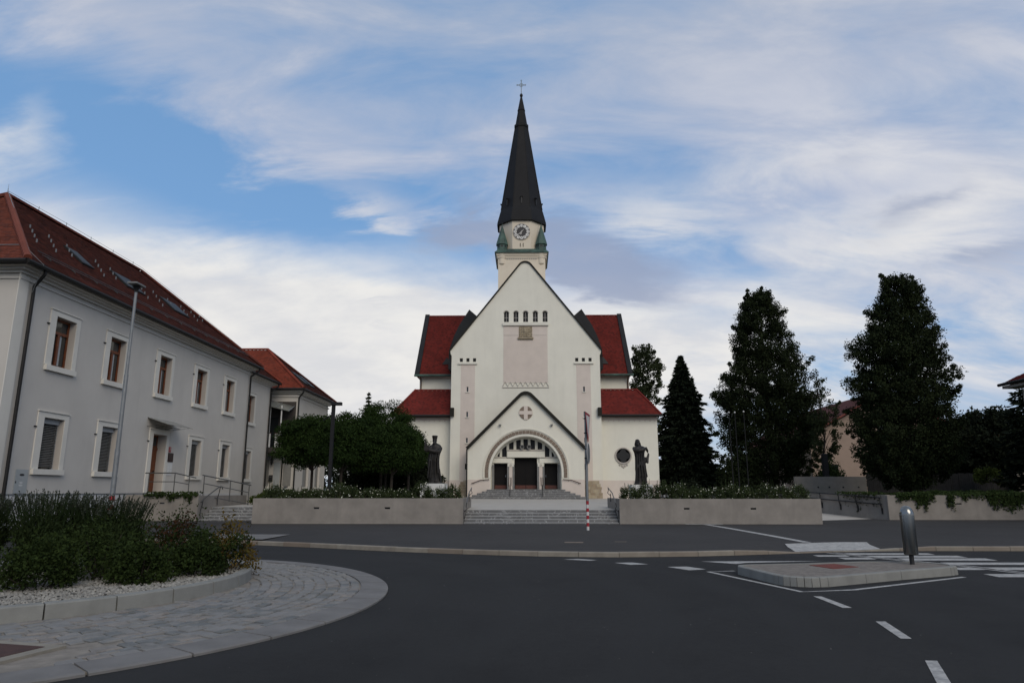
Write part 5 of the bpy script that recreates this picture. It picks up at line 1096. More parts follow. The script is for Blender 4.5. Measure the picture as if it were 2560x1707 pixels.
for a, b in ((60.4, 62.0), (64.0, 65.4)): MB().box(HX - 0.22, HX - 0.18, a, b, 1.9, 4.0).build('window', 'blind', h2); MB().box(HX - 0.05, HX + 0.08, a - 0.1, b + 0.1, 1.78, 1.898).build('sill', 'white_trim', h2)
# balcony in front of it
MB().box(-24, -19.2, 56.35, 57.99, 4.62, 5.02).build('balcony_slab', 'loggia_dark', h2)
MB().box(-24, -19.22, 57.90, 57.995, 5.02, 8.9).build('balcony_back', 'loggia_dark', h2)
MB().box(-21.5, -20.6, 57.86, 57.9, 5.03, 7.6).build('balcony_door', 'glass_dark', h2)
for a, b in ((-22.6, -21.72), (-21.6, -20.62), (-20.25, -19.25)): MB().box(a, b, 56.33, 56.38, 5.03, 6.12).build('balcony_panel', 'paper', h2); MB().box(a - 0.03, b + 0.03, 56.31, 56.40, 6.121, 6.17).build('handrail_cap', 'pipe_brown', h2)
for x in (-20.78, -19.85): MB().box(x - 0.04, x + 0.04, 56.34, 56.42, 5.02, 8.4).build('balcony_post', 'paper', h2)
cp = MB(); P4 = [(-22.4, 57.95, 9.35), (-22.4, 56.2, 8.75), (-19.2, 56.2, 7.95), (-19.35, 57.95, 8.5)]
cp.add(P4 + [(a, b, c - 0.05) for a, b, c in P4], [(0, 1, 2, 3), (4, 7, 6, 5), (0, 4, 5, 1), (1, 5, 6, 2), (2, 6, 7, 3), (3, 7, 4, 0)]); bc = cp.build('balcony_canopy', 'canopy_sheet', h2)
for f in (0.0, 0.33, 0.66, 1.0):
    A, B = Vector(P4[0]).lerp(Vector(P4[3]), f), Vector(P4[1]).lerp(Vector(P4[2]), f); MB().tube([A + up * 0.8, B + up * 0.8], 0.03, 6).build('canopy_rib', 'galvanised', bc)
MB().box(-22.6, -21.15, 57.96, 58.0, 2.0, 4.1).build('blind_window', 'blind', h2); MB().box(-22.7, -21.0, 57.80, 57.99, 4.1, 4.3).build('blind_box', 'blind_box', h2); MB().box(-22.7, -21.0, 57.85, 58.0, 1.75, 1.95).build('sill', 'white_trim', h2)
MB().box(-20.75, -20.2, 57.95, 58.0, 0.9, 3.9).build('door', 'box_grey', h2); MB().box(-19.95, -19.3, 57.95, 58.0, 2.0, 3.9).build('window', 'blind', h2); MB().box(-20.1, -20.02, 57.88, 57.97, 0.9, 4.3).build('drain_pipe', 'gutter_dark', h2)
t = thing('wall_lantern', 'dark hanging lantern on the rear house wall under the balcony', 'lantern', (-20.75, 57.6, 3.9)); MB().lathe([(0.03, 0.5), (0.14, 0.38), (0.15, 0.33), (0.09, 0.0), (0.03, -0.06)], (-20.8, 57.55, 3.75), 6).build('lantern_body', 'iron_black', t); MB().tube([(-20.8, 57.98, 4.2), (-20.8, 57.7, 4.4), (-20.8, 57.55, 4.25)], 0.02, 6).build('arm', 'iron_black', t)
t = thing('mailbox', 'small dark mailbox on the rear house wall below the lantern', 'mailbox', (-20.9, 57.9, 2.4)); MB().box(-21.05, -20.78, 57.80, 57.95, 2.35, 2.85).build('box', 'iron_black', t); MB().box(-21.03, -20.80, 57.79, 57.80, 2.7, 2.73).build('slot', 'frame_grey', t)
# ---------------------------------------------------------------- lamps and signs
sl = thing('street_lamp', 'tall tapered grey street lamp with red and white banded foot', 'street lamp', (-14.15, 24.0, pz(24)))
x, y = -14.15, 24.0; x0 = -14.05
MB().tube([(x0, y, 0.1), (x0, y, 3.0), (x0, y, 3.01), (x0, y, 5.6), (x0, y, 5.61), (x0, y, 8.65)], [0.083, 0.083, 0.07, 0.068, 0.055, 0.048], 14).build('pole', 'galvanised', sl, smooth=True)
for i in range(8): MB().tube([(x0, y, 0.22 + 0.15 * i), (x0, y, 0.37 + 0.15 * i)], 0.086, 14).build('pole_band', 'pole_red' if i % 2 else 'pole_white', sl, smooth=True)
MB().lathe([(0.05, 8.6), (0.06, 8.66), (0.14, 8.82), (0.16, 8.84)], (x0, y, 0), 12).build('adapter', 'iron_black', sl, smooth=True)
MB().obox((x0 + 0.02, y - 0.05, 8.87), (0.36, 0.62, 0.07)).build('lamp_head', 'frame_grey', sl, bevel=0.015)
bl = thing('path_lamp', 'tall square black lamp post with flat cantilevered head among the globe trees', 'lamp post', (-10.25, 37.0, 0.8))
MB().box(-10.335, -10.165, 36.915, 37.085, 0.75, 6.06).build('post', mat('lamp_black', (0.012, 0.0125, 0.014), 0.6, 0.1, 4.0, spec=0.2), bl); MB().box(-10.36, -9.82, 36.85, 37.15, 6.061, 6.22).build('lamp_head', 'lamp_black', bl); MB().tube([(-10.35, 37, 5.55), (-10.78, 37, 5.25)], 0.03, 6).build('bracket', 'lamp_black', bl)
ys = thing('give_way_sign', 'give way sign turned sideways on a grey pole with red and white bands', 'sign', (2.3, 26.8, pz(26.8)))
sx, sy = 2.31, 26.8
MB().tube([(sx, sy, 0.1), (sx, sy, 4.52)], 0.05, 12).build('pole', 'galvanised', ys, smooth=True)
for i in range(8): MB().tube([(sx, sy, 0.17 + 0.132 * i), (sx, sy, 0.302 + 0.132 * i)], 0.053, 12).build('pole_band', 'pole_white' if i % 2 == 0 else 'pole_red', ys, smooth=True)
ud = Vector((0.225, 0.974, 0)); nd = Vector((0.974, -0.225, 0))
def splate(name, pts, off, th, m, parent):
    c = Vector((sx, sy, 0)) + nd * (0.075 + off); P = [c + ud * a + Vector((0, 0, b)) for a, b in pts]; n_ = len(P)
    return MB().add(P + [p + nd * th for p in P], [tuple(range(n_)), tuple(range(2 * n_ - 1, n_ - 1, -1))] + [(i, (i + 1) % n_, (i + 1) % n_ + n_, i + n_) for i in range(n_)]).build(name, m, parent)
tri = lambda k: [(-0.62 * k, 4.13 + 0.37 * k), (0.62 * k, 4.13 + 0.37 * k), (0.05 * k, 4.13 - 0.72 * k), (-0.05 * k, 4.13 - 0.72 * k)]
pl_ = splate('sign_plate', tri(1.0), 0, 0.012, 'pole_red', ys); splate('sign_field', tri(0.74), 0.013, 0.003, 'sign_white', pl_); splate('sign_back', tri(0.98), -0.006, 0.005, 'frame_grey', pl_)
ring = lambda r: [(r * math.cos(t), 2.98 + r * math.sin(t)) for t in np.linspace(0, 2 * math.pi, 25)[:-1]]
p2 = splate('round_plate', ring(0.40), 0, 0.012, 'sign_white', ys); splate('round_field', ring(0.37), 0.013, 0.003, 'galvanised', p2)
for z in (4.3, 3.75, 3.15, 2.8): MB().obox((sx, sy, z), (0.14, 0.12, 0.04)).build('clamp', 'gutter_dark', ys)
for x, y in ((-13.45, 39.5), (-10.9, 41.0)):
    t = thing('path_light', 'low L-shaped dark path light %s' % ('standing in the low hedge' if x < -12 else 'standing under the globe trees'), 'path light', (x, y, 0.85)); MB().box(x - 0.05, x + 0.05, y - 0.05, y + 0.05, 0.8, 1.78).build('post', 'rail_metal', t); MB().box(x - 0.05, x + 0.16, y - 0.05, y + 0.05, 1.781, 1.84).build('lamp_head', 'rail_metal', t)
for i, (x, y) in enumerate(((13.95, 48), (14.35, 48), (14.8, 47.5))):
    t = thing('flagpole', 'bare grey flagpole with pale cap before the broad tree, %s of three' % ('leftmost', 'middle', 'rightmost')[i], 'flagpole', (x, y, 1), 'bare flagpoles'); MB().tube([(x, y, 0.8), (x, y, 6.8)], [0.035, 0.024], 8).build('pole', 'lamp_black', t, smooth=True); MB().lathe([(0.05, 0), (0.06, 0.05), (0.02, 0.1)], (x, y, 6.8), 8).build('cap', 'pole_white', t)
t = thing('marker_post', 'short white and red marker post between the lamp post and the rear house', 'post', (-13.0, 52, 0.95)); MB().box(-13.14, -12.88, 51.9, 52.1, 2.5, 4.4).build('white_panel', 'sign_white', t); MB().box(-13.14, -12.88, 51.9, 52.1, 2.2, 2.499).build('red_panel', 'pole_red', t); MB().box(-13.06, -12.96, 51.95, 52.05, 0.9, 2.199).build('post', 'frame_grey', t)
# ---------------------------------------------------------------- right side: houses, walls, fence
hp = thing('gabled_house', 'pink plastered house with dull red gabled roof between the two broad trees', 'house', (36, 78, 1.1))
MB().prism([(29.2, 1.0), (29.2, 7.0), (37, 11.3), (44.8, 7.0), (44.8, 1.0)], 72.6, 92).build('wall', 'house_pink', hp)
g0, g1, g2, g3 = (28.0, 71.8, 6.75), (37, 71.8, 11.75), (37, 93, 11.75), (28.0, 93, 6.75)
ro = MB().add([g0, g1, g2, g3, (46, 71.8, 6.75), (46, 93, 6.75)] + [(a, b, c - 0.2) for a, b, c in (g0, g1, g2, g3, (46, 71.8, 6.75), (46, 93, 6.75))], [(0, 1, 2, 3), (1, 4, 5, 2), (6, 9, 8, 7), (7, 8, 11, 10), (0, 6, 7, 1), (1, 7, 10, 4)]).build('roof', 'tile_dull', hp); tile_roof([g0, g3, g2, g1], 'tile_dull', ro, w=0.3, e=0.3)
for a, b, z0_, z1_ in ((30.6, 31.8, 2.6, 4.2), (35.2, 36.4, 2.6, 4.2), (36.2, 37.6, 7.2, 8.6)): w_ = MB().box(a, b, 72.56, 72.6, z0_, z1_).build('window', 'glass_dark', hp); MB().box(a - 0.1, b + 0.1, 72.5, 72.6, z0_ - 0.12, z0_ - 0.01).build('sill', 'white_trim', w_)
he = thing('corner_house', 'grey house corner with red roof eave at the picture edge', 'house', (32, 34, 1.1))
MB().box(28.35, 40, 27, 40.0, 0.1, 7.2).build('wall', 'house_grey', he)
k0, k1, k2, k3 = (27.6, 26, 7.62), (27.6, 40.7, 7.62), (34.2, 34.1, 11.6), (34.2, 32.6, 11.6)
ro = MB().add([k0, k1, k2, k3, (40.8, 40.7, 7.62), (40.8, 26, 7.62)], [(0, 3, 2, 1), (1, 2, 4), (2, 3, 5, 4), (0, 5, 3), (0, 1, 4, 5)]).build('roof', 'tile_red', he); tile_roof([k0, k3, k2, k1], 'tile_red', ro)
MB().tube([(27.55, 26, 7.58), (27.55, 40.75, 7.58)], 0.09).build('gutter', 'gutter_dark', he); MB().box(27.65, 28.5, 26.2, 40.6, 7.35, 7.5).build('soffit', 'house_tan', he)
for y0_ in (29.0, 33.0, 37.0):
    for z0_ in (2.0, 4.9):
        w_ = MB().box(28.31, 28.36, y0_, y0_ + 1.2, z0_, z0_ + 1.5).build('window', 'glass_dark', he); MB().box(28.25, 28.36, y0_ - 0.1, y0_ + 1.3, z0_ - 0.1, z0_ - 0.01).build('sill', 'white_trim', w_); MB().box(28.29, 28.30, y0_ + 0.56, y0_ + 0.64, z0_, z0_ + 1.5).build('mullion', 'paper', w_)
hf = thing('distant_house', 'far house with orange-red roof showing beyond the broad tree', 'house', (57, 92, 1.1)); MB().box(50, 66, 88, 96, 1.0, 6.9).build('wall', 'house_tan', hf)
f0, f1, f2, f3 = (49.4, 87.4, 6.9), (66.6, 87.4, 6.9), (66.6, 92, 9.35), (49.4, 92, 9.35)
ro = MB().add([f0, f1, f2, f3, (49.4, 96.6, 6.9), (66.6, 96.6, 6.9)], [(0, 1, 2, 3), (3, 2, 5, 4), (0, 3, 4), (1, 5, 2)]).build('roof', 'tile_orange', hf); tile_roof([f0, f1, f2, f3], 'tile_orange', ro, w=0.3, e=0.3)
bw = thing('boundary_wall', 'plain concrete boundary wall with small round lights in front of the pink house', 'wall', (22, 52, 1.2)); MB().box(19.6, 24.7, 52.0, 52.3, 1.0, 2.6).build('wall_body', mat('concrete_dark', (0.25, 0.222, 0.19), 0.9, 0.12, 2.0, stain=0.3), bw)
for x in (21.2, 22.0, 23.0, 24.1): MB().lathe([(0.06, 0), (0.06, 0.03)], (x, 52.0, 1.85), 10, M=Matrix.Rotation(R(90), 3, 'X')).build('round_light', 'mark_dark', bw)
MB().box(35.0, 42, 51.2, 51.5, 1.0, 2.95).build('end_wall', 'concrete_dark', bw)
fe = thing('board_fence', 'dark vertical board fence behind the broad tree on the right', 'fence', (30, 52, 1.2))
x = 24.75
while x < 34.9: MB().box(x, x + 0.135, 52.0 + random.uniform(0, 0.02), 52.05, 1.0, 2.82 + random.uniform(-0.03, 0.03)).build('board', 'fence_wood', fe); x += 0.15
for z in (1.4, 2.4): MB().box(24.75, 35.0, 52.075, 52.13, z, z + 0.1).build('fence_rail', 'fence_wood', fe)
tag(MB().lathe([(0.25, 1.0), (0.25, 4.25), (0.2, 4.3)], (22.35, 53.2, 0), 4, R(45)).build('gate_post', 'lamp_black'), 'square dark post rising behind the boundary wall by the clipped hedge', 'post')
# ---------------------------------------------------------------- trees and plants
def trunk(parent, base, top, r0, r1, m='bark', lean=0.15, n=6):
    b, t = Vector(base), Vector(top); pts = [b.lerp(t, i / n) + Vector((random.uniform(-lean, lean), random.uniform(-lean, lean), 0)) * (0 if i == 0 else 1) for i in range(n + 1)]
    MB().tube(pts, [r0 * (1.25 if i == 0 else 1) + (r1 - r0) * i / n for i in range(n + 1)], 10).build('trunk', m, parent, smooth=True); return pts
def limbs(parent, pts, targets, r=0.09, m='bark'):
    mb = MB()
    for tg in targets:
        tg = Vector(tg); s = min(pts, key=lambda p: abs(p.z - (tg.z - 0.9 - 0.25 * (tg - p).length)))
        mid = s.lerp(tg, 0.5) + Vector((0, 0, 0.15)); d = (tg - s).length; mb.tube([s, mid, tg], [r * min(1, d / 3 + 0.3), r * 0.6, r * 0.22], 6)
    return tag(mb.build('limbs', m, parent, smooth=True), kind='stuff')
def prof_r(prof, z):
    zs = [p[0] for p in prof]; return np.interp(z, zs, [p[1] for p in prof]), np.interp(z, zs, [p[2] for p in prof])
def broad_tree(name, label, x, y, zb, prof, nshell, ninner, per, leaf, m, cr=(0.55, 1.0), depth=0.9, cat='tree', r0=0.35, stray=0.08, group=None, bark='bark', nl=40):
    """prof: rows (z, left x, right x) of the outline; clumps over the shell, darker fill inside"""
    t = thing(name, label, cat, (x, y, zb), group); prof = sorted(prof); zt = prof[-1][0]
    zs = np.linspace(prof[0][0], zt, 200); l, r = prof_r(prof, zs); w = np.maximum(r - l, 0.2); cdf = np.cumsum(w); cdf /= cdf[-1]
    cl = []
    for i in range(nshell + ninner):
        z = float(np.interp(RNG.random(), cdf, zs)); l, r = prof_r(prof, z); c = (l + r) / 2; hw = (r - l) / 2; a = RNG.uniform(0, 2 * math.pi)
        hw *= 1 + 0.09 * math.sin(2.6 * z + 2 * a + x) + 0.07 * math.sin(5.1 * z - 3 * a) + (0.05 * math.sin(9.0 * z + a))
        k = RNG.uniform(0.74, 1.0) if i < nshell else math.sqrt(RNG.random()) * 0.8
        if i < nshell and RNG.random() < stray: k = RNG.uniform(1.0, 1.12)
        s = RNG.uniform(*cr) * (0.75 + 0.25 * min(1, hw / 2.5)) * (0.6 if k > 1.01 else 1); k = k * max(0.1, (hw - s * 0.5)) / max(hw, 0.1)
        zz_ = z + RNG.uniform(-0.2, 0.2); cl.append((c + k * hw * math.cos(a), y + k * hw * depth * math.sin(a), zz_, s, s, s * RNG.uniform(0.75, 1.1)))
        if k > 0.93:
            for k2 in (0.9, 0.8): cl.append((c + k * k2 * hw * math.cos(a), y + k * k2 * hw * depth * math.sin(a), zz_ - 0.9 * hw * k * (1 - k2), s, s, s * 0.9))
    for i in range(7 if nshell > 300 else 0):      # upright leaders breaking the crown's top
        bx = (prof[-1][1] + prof[-1][2]) / 2 + RNG.uniform(-0.5, 0.5) * (prof[-2][2] - prof[-2][1]); by = y + RNG.uniform(-0.6, 0.6); hgt = RNG.uniform(-0.5, 0.35)
        for j in range(4): s = 0.30 - 0.05 * j; cl.append((bx + RNG.uniform(-0.1, 0.1), by, zt - 1.1 + (1.1 + hgt) * j / 3, s, s, s * 1.3))
    cl = np.array(cl); foliage('crown', cl, per, leaf, m, t, up=-0.15)
    pts = trunk(t, (x, y, zb - 0.1), ((prof[-1][1] + prof[-1][2]) / 2, y, zt - 0.12 * (zt - zb)), r0, 0.05, bark, 0.12, 8)
    limbs(t, pts, [tuple(c[:3]) for c in cl[:nl]], r0 * 0.3, bark); return t
broad_tree('broad_tree', 'tall dark conical broadleaf tree with ragged crown behind the flagpoles', 20.9, 60, 1.1,
    [(2.6, 18.6, 22.8), (3.4, 16.9, 24.1), (5, 16.6, 24.8), (7, 16.7, 24.8), (8.6, 16.7, 24.6), (10.3, 16.5, 24.5), (11.5, 17.2, 24.4), (12.6, 18.0, 24.2), (14, 18.1, 23.3), (15.6, 18.3, 23.0), (17, 18.9, 22.6), (18.0, 19.3, 22.2), (18.7, 19.7, 21.8)], 760, 520, 90, 0.17, 'leaf_dark', (0.32, 0.78), 0.9, stray=0.2)
broad_tree('broad_tree', 'largest dark broadleaf tree, spreading crown in front of the board fence', 24.3, 45, 1.15,
    [(1.9, 22.6, 25.2), (3.0, 21.4, 26.6), (4.3, 20.9, 27.3), (6, 21.0, 27.2), (7.4, 21.2, 27.3), (8.6, 21.4, 27.6), (9.6, 21.5, 27.1), (10.9, 21.3, 26.8), (11.6, 22.2, 27.0), (12.5, 22.7, 26.7), (13.6, 23.2, 26.4), (14.5, 23.5, 26.3), (15.3, 24.2, 25.7)], 900, 700, 88, 0.135, 'leaf_dark', (0.28, 0.64), 0.9, stray=0.18)
broad_tree('slim_tree', 'thin loose tree rising behind the church corner, beside the spruce', 15.0, 85, 1.0,
    [(6, 13.4, 16.2), (10, 13.0, 16.4), (13, 13.0, 16.4), (15.5, 13.2, 17.0), (17, 13.0, 16.9), (18.3, 13.0, 16.2), (19.2, 13.4, 15.4)], 170, 60, 75, 0.24, 'leaf_birch', (0.4, 0.75), 0.9, r0=0.2, stray=0.2)
def conifer(name, label, x, y, zb, zt, R0, m, levels=26, brn=13, per=46, tipfrac=1.0, leaf=0.42, rz=None, group=None):
    t = thing(name, label, 'tree', (x, y, zb), group); P = []; D_ = []; br = MB()
    for i in range(levels):
        f = (i + 0.6) / levels; z = zb + 0.9 + (zt - zb - 0.9) * f; rad = (R0 * (1 - f) ** 0.75 if rz is None else float(np.interp(z, [q[0] for q in rz], [q[1] for q in rz]))) * random.uniform(0.85, 1.1)
        nb = max(5, int(brn * (0.55 + 0.45 * (1 - f))))
        for b in range(nb):
            a = 2 * math.pi * (b + random.random() * 0.8) / nb; rl = rad * random.uniform(0.72, 1.08); u = np.array([math.cos(a), math.sin(a), 0])
            n_ = max(6, int(per * (0.25 + 0.75 * rl / R0))); s = RNG.random(n_) ** 0.6; droop = -0.34 * rl * s ** 1.5 + 0.10 * rl * s ** 4
            side = np.array([-math.sin(a), math.cos(a), 0]); ww = (RNG.random(n_) - 0.5) * 0.42 * rl * (1.1 - s * 0.6)
            P.append(np.array([x, y, z]) + u * (rl * s)[:, None] + side * ww[:, None] + np.stack([0 * s, 0 * s, droop + RNG.normal(0, 0.05, n_)], 1)); D_.append(np.tile(u * 1.6 + np.array([0, 0, -0.35]), (n_, 1)) + side * np.sign(ww)[:, None] * 0.8)
    P = np.concatenate(P); V, F = leaves(P, leaf, 0.4, 0.28, 0, np.concatenate(D_) * 1.6)
    fast('needles', V, F, m, t, RNG.random(len(F))); MB().tube([(x, y, zb - 0.1), (x, y, zb + (zt - zb) * 0.6), (x, y, zt)], [0.22, 0.12, 0.02], 8).build('trunk', 'bark', t, smooth=True); return t
conifer('spruce', 'dense dark pointed spruce beside the right church aisle', 14.45, 64, 1.0, 13.8, 2.8, 'needle', 40, 20, 80, leaf=0.45, rz=[(1, 2.4), (2.5, 3.0), (5, 2.9), (8, 2.35), (10, 1.85), (12, 1.0), (13.8, 0.08)])
conifer('spruce', 'distant pointed conifer tip above the globe trees', -17.0, 75, 1.0, 12.0, 2.0, 'needle_light', 26, 10, 26, leaf=0.45)
conifer('spruce', 'dark conifer at the picture edge in front of the grey house corner', 33.6, 46.5, 1.1, 9.3, 3.0, 'needle', 22, 13, 40, leaf=0.45, rz=[(1, 2.6), (4, 2.6), (6, 2.4), (8, 1.5), (9.3, 0.2)])
# globe trees on the terrace
def globe_tree(label, x, y, cz, rx, rz_, n):
    t = thing('globe_tree', label, 'tree', (x, y, tz(y)), 'clipped globe trees on the church terrace'); cl = []
    for i in range(n):
        d = RNG.normal(0, 1, 3); d /= np.linalg.norm(d); k = RNG.uniform(0.68, 1.0) * (1 + 0.10 * math.sin(4 * math.atan2(d[1], d[0]) + x) + 0.08 * math.sin(7 * d[2] + y))
        if d[2] < -0.62: d[2] = -0.62 + RNG.uniform(-0.15, 0.15); k *= RNG.uniform(0.6, 1.0)
        s = RNG.uniform(0.34, 0.66); cl.append((x + d[0] * k * (rx - s * 0.6), y + d[1] * k * (rx - s * 0.6), cz + d[2] * k * rz_, s * 1.2, s * 1.2, s * 0.6))
    for i in range(n // 3): d = sph(1)[0] * RNG.uniform(0, 0.7); cl.append((x + d[0] * rx, y + d[1] * rx, cz + d[2] * rz_ * 0.7, 0.9, 0.9, 0.6))
    foliage('crown', cl, 150, 0.15, 'leaf_globe', t, up=-0.6, aspect=0.36)
    pts = trunk(t, (x, y, tz(y) - 0.1), (x, y, cz + 0.4), 0.085, 0.07, 'bark', 0.02, 4); limbs(t, pts[2:], [tuple(c[:3]) for c in cl[:14]], 0.045); return t
globe_tree('globe tree nearest the rear house balcony', -12.6, 41.6, 4.30, 2.15, 1.85, 210)
globe_tree('globe tree with the highest crown, in the middle of the row', -9.1, 44.5, 4.70, 2.65, 2.15, 260)
globe_tree('globe tree crown behind the square black lamp post', -10.5, 40.2, 4.05, 1.95, 1.8, 200)
globe_tree('low globe tree in front of the highest crown, left of the bishop statue', -7.8, 41.2, 3.75, 1.8, 1.55, 180)
globe_tree('smallest globe tree, its crown next to the bishop statue', -7.2, 43.5, 3.75, 1.3, 1.35, 120)
globe_tree('shaded globe tree at the back between the lamp post and the church aisle', -9.6, 48.5, 4.1, 2.6, 2.0, 200)
# smaller trees and hedges on the right
def mound(name, label, cat, x, y, zb, rx, ry, rz_, n, per, leaf, m, group=None, up=0.0, cs=(0.16, 0.3), stems=True, aspect=0.55, bottom=0.0):
    t = thing(name, label, cat, (x, y, zb), group); cl = []
    for i in range(n):
        d = RNG.normal(0, 1, 3); d /= np.linalg.norm(d); d[2] = abs(d[2]) * 1.0 - 0.12 - bottom; k = RNG.uniform(0.6, 1.0) ; s = RNG.uniform(*cs)
        cl.append((x + d[0] * k * rx, y + d[1] * k * ry, zb + 0.12 + max(-0.02, d[2] * k * rz_ + bottom * rz_), s * rx, s * ry, s * rz_))
    foliage('foliage', cl, per, leaf, m, t, up, aspect)
    if stems:
        mb = MB()
        for i in range(min(12, n)): c = cl[i]; mb.tube([(x + (c[0] - x) * 0.15, y + (c[1] - y) * 0.15, zb - 0.03), (c[0], c[1], c[2])], [0.018 * rx + 0.006, 0.006], 5)
        mb.build('stems', 'bark', t)
    return t
broad_tree('young_tree', 'slender young tree with loose pale foliage in front of the pink house', 23.2, 55, 1.15, [(3.6, 22.6, 23.6), (5, 22.0, 24.4), (7, 22.0, 24.6), (8.6, 22.4, 24.6), (9.6, 22.8, 24.0), (10.6, 22.9, 23.4)], 90, 20, 42, 0.16, 'leaf_birch', (0.25, 0.5), 0.9, r0=0.07, stray=0.25, nl=24)
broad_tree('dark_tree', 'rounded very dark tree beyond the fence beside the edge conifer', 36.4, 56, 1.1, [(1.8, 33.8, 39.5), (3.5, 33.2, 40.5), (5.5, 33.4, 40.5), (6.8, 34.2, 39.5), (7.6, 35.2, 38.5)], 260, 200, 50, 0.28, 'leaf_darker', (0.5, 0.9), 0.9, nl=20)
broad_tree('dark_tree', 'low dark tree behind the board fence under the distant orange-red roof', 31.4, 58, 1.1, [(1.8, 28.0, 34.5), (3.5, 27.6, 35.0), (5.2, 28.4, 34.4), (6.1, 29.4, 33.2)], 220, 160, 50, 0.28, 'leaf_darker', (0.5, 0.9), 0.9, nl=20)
mound('clipped_hedge', 'clipped green hedge behind the boundary wall by the pink house', 'hedge', 23.0, 54.0, 1.15, 1.6, 0.7, 2.6, 120, 60, 0.16, 'leaf_ivy', cs=(0.2, 0.35), stems=False)
mound('bright_bush', 'bright yellow-green bush over the fence end beside the edge conifer', 'bush', 32.6, 50.8, 2.2, 1.0, 0.6, 1.0, 40, 40, 0.16, 'leaf_bright', cs=(0.2, 0.35))
mound('understory_bush', 'dark bush filling the gap between the spruce and the broad tree', 'bush', 17.4, 58, 1.1, 2.0, 1.2, 3.6, 120, 60, 0.22, 'leaf_dark', cs=(0.2, 0.35))
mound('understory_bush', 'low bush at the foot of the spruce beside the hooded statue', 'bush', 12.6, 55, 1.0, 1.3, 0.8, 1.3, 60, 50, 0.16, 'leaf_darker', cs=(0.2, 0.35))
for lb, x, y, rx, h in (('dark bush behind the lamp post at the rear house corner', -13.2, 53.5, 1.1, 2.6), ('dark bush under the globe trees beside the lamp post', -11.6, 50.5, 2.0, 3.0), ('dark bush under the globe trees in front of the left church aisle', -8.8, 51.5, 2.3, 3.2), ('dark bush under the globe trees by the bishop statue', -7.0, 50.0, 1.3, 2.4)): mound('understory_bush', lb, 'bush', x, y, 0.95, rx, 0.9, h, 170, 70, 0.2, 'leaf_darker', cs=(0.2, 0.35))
# far trees closing the horizon
for nm, lb, xa, xb, yy in (('treeline', 'distant dark line of trees beyond the houses on the right', 17, 150, 135), ('treeline', 'distant dark line of trees beyond the houses on the left', -150, -9, 125)):
    n_ = int((xb - xa) * 2.2); cl = np.stack([RNG.uniform(xa, xb, n_), yy + RNG.uniform(-4, 4, n_), RNG.uniform(1.0, 5.5, n_) + 1.5 * np.sin(np.linspace(0, 40, n_)), RNG.uniform(1.2, 2.2, n_), RNG.uniform(1.2, 2.2, n_), RNG.uniform(1.0, 1.7, n_)], 1)
    tag(foliage(nm, cl, 60, 0.8, 'leaf_darker', None), lb, 'trees', kind='stuff')
# flowering shrubs in the planters
def flower_shrub(x, y, zb, rx, ry, rz_, label, group):
    t = mound('flowering_shrub', label, 'shrub', x, y, zb, rx, ry, rz_, 52, 38, 0.085, 'leaf_flowerbed', group, up=1.2, cs=(0.18, 0.32), aspect=0.34)
    n = 46; d = sph(n); d[:, 2] = np.abs(d[:, 2]); C = np.array([x, y, zb + 0.12]) + d * np.array([rx, ry * 1.0, rz_]) * RNG.uniform(0.75, 1.05, (n, 1)); V, F = leaves(C, 0.055, 0.3, 0.9); tag(fast('flowers', V, F, 'flower_white', t), kind='stuff')
    m_ = MB()
    for i in range(8): a = random.uniform(0, 6.28); q = random.uniform(0.2, 0.8); b = (x + rx * q * math.cos(a), y + ry * q * math.sin(a), zb + rz_ * 0.6); m_.tube([b, (b[0] + random.uniform(-0.06, 0.06), b[1], zb + rz_ * random.uniform(1.0, 1.35))], [0.012, 0.006], 4)
    tag(m_.build('sprigs', 'leaf_flowerbed', t), kind='stuff')
random.seed(21)
xs_ = np.linspace(-11.55, -3.35, 12)
ORD = ['nearest to the front steps', 'second from the front steps', 'third from the front steps', 'fourth from the front steps', 'fifth from the front steps', 'sixth from the front steps', 'seventh from the front steps', 'eighth from the front steps', 'ninth from the front steps', 'tenth from the front steps', 'eleventh from the front steps', 'farthest from the front steps']
for i, x in enumerate(xs_): flower_shrub(float(x) + random.uniform(-0.12, 0.12), 32.35 + random.uniform(0, 0.3), 1.10, 0.56, 0.5, random.uniform(0.50, 0.88), 'white-flowered shrub in the left planter, ' + ORD[11 - i], 'white-flowered shrubs in the left planter')
for i, x in enumerate(np.linspace(4.75, 12.3, 11)): flower_shrub(float(x) + random.uniform(-0.12, 0.12), 32.35 + random.uniform(0, 0.3), 1.08, 0.56, 0.5, random.uniform(0.50, 0.88), 'white-flowered shrub in the right planter, ' + (ORD[i] if i < 10 else ORD[11]), 'white-flowered shrubs in the right planter')
mound('low_hedge', 'low spreading green hedge at the top of the side steps', 'hedge', -13.7, 39.6, 0.85, 1.75, 1.0, 0.75, 150, 60, 0.10, 'leaf_hedge', cs=(0.12, 0.24), stems=False)
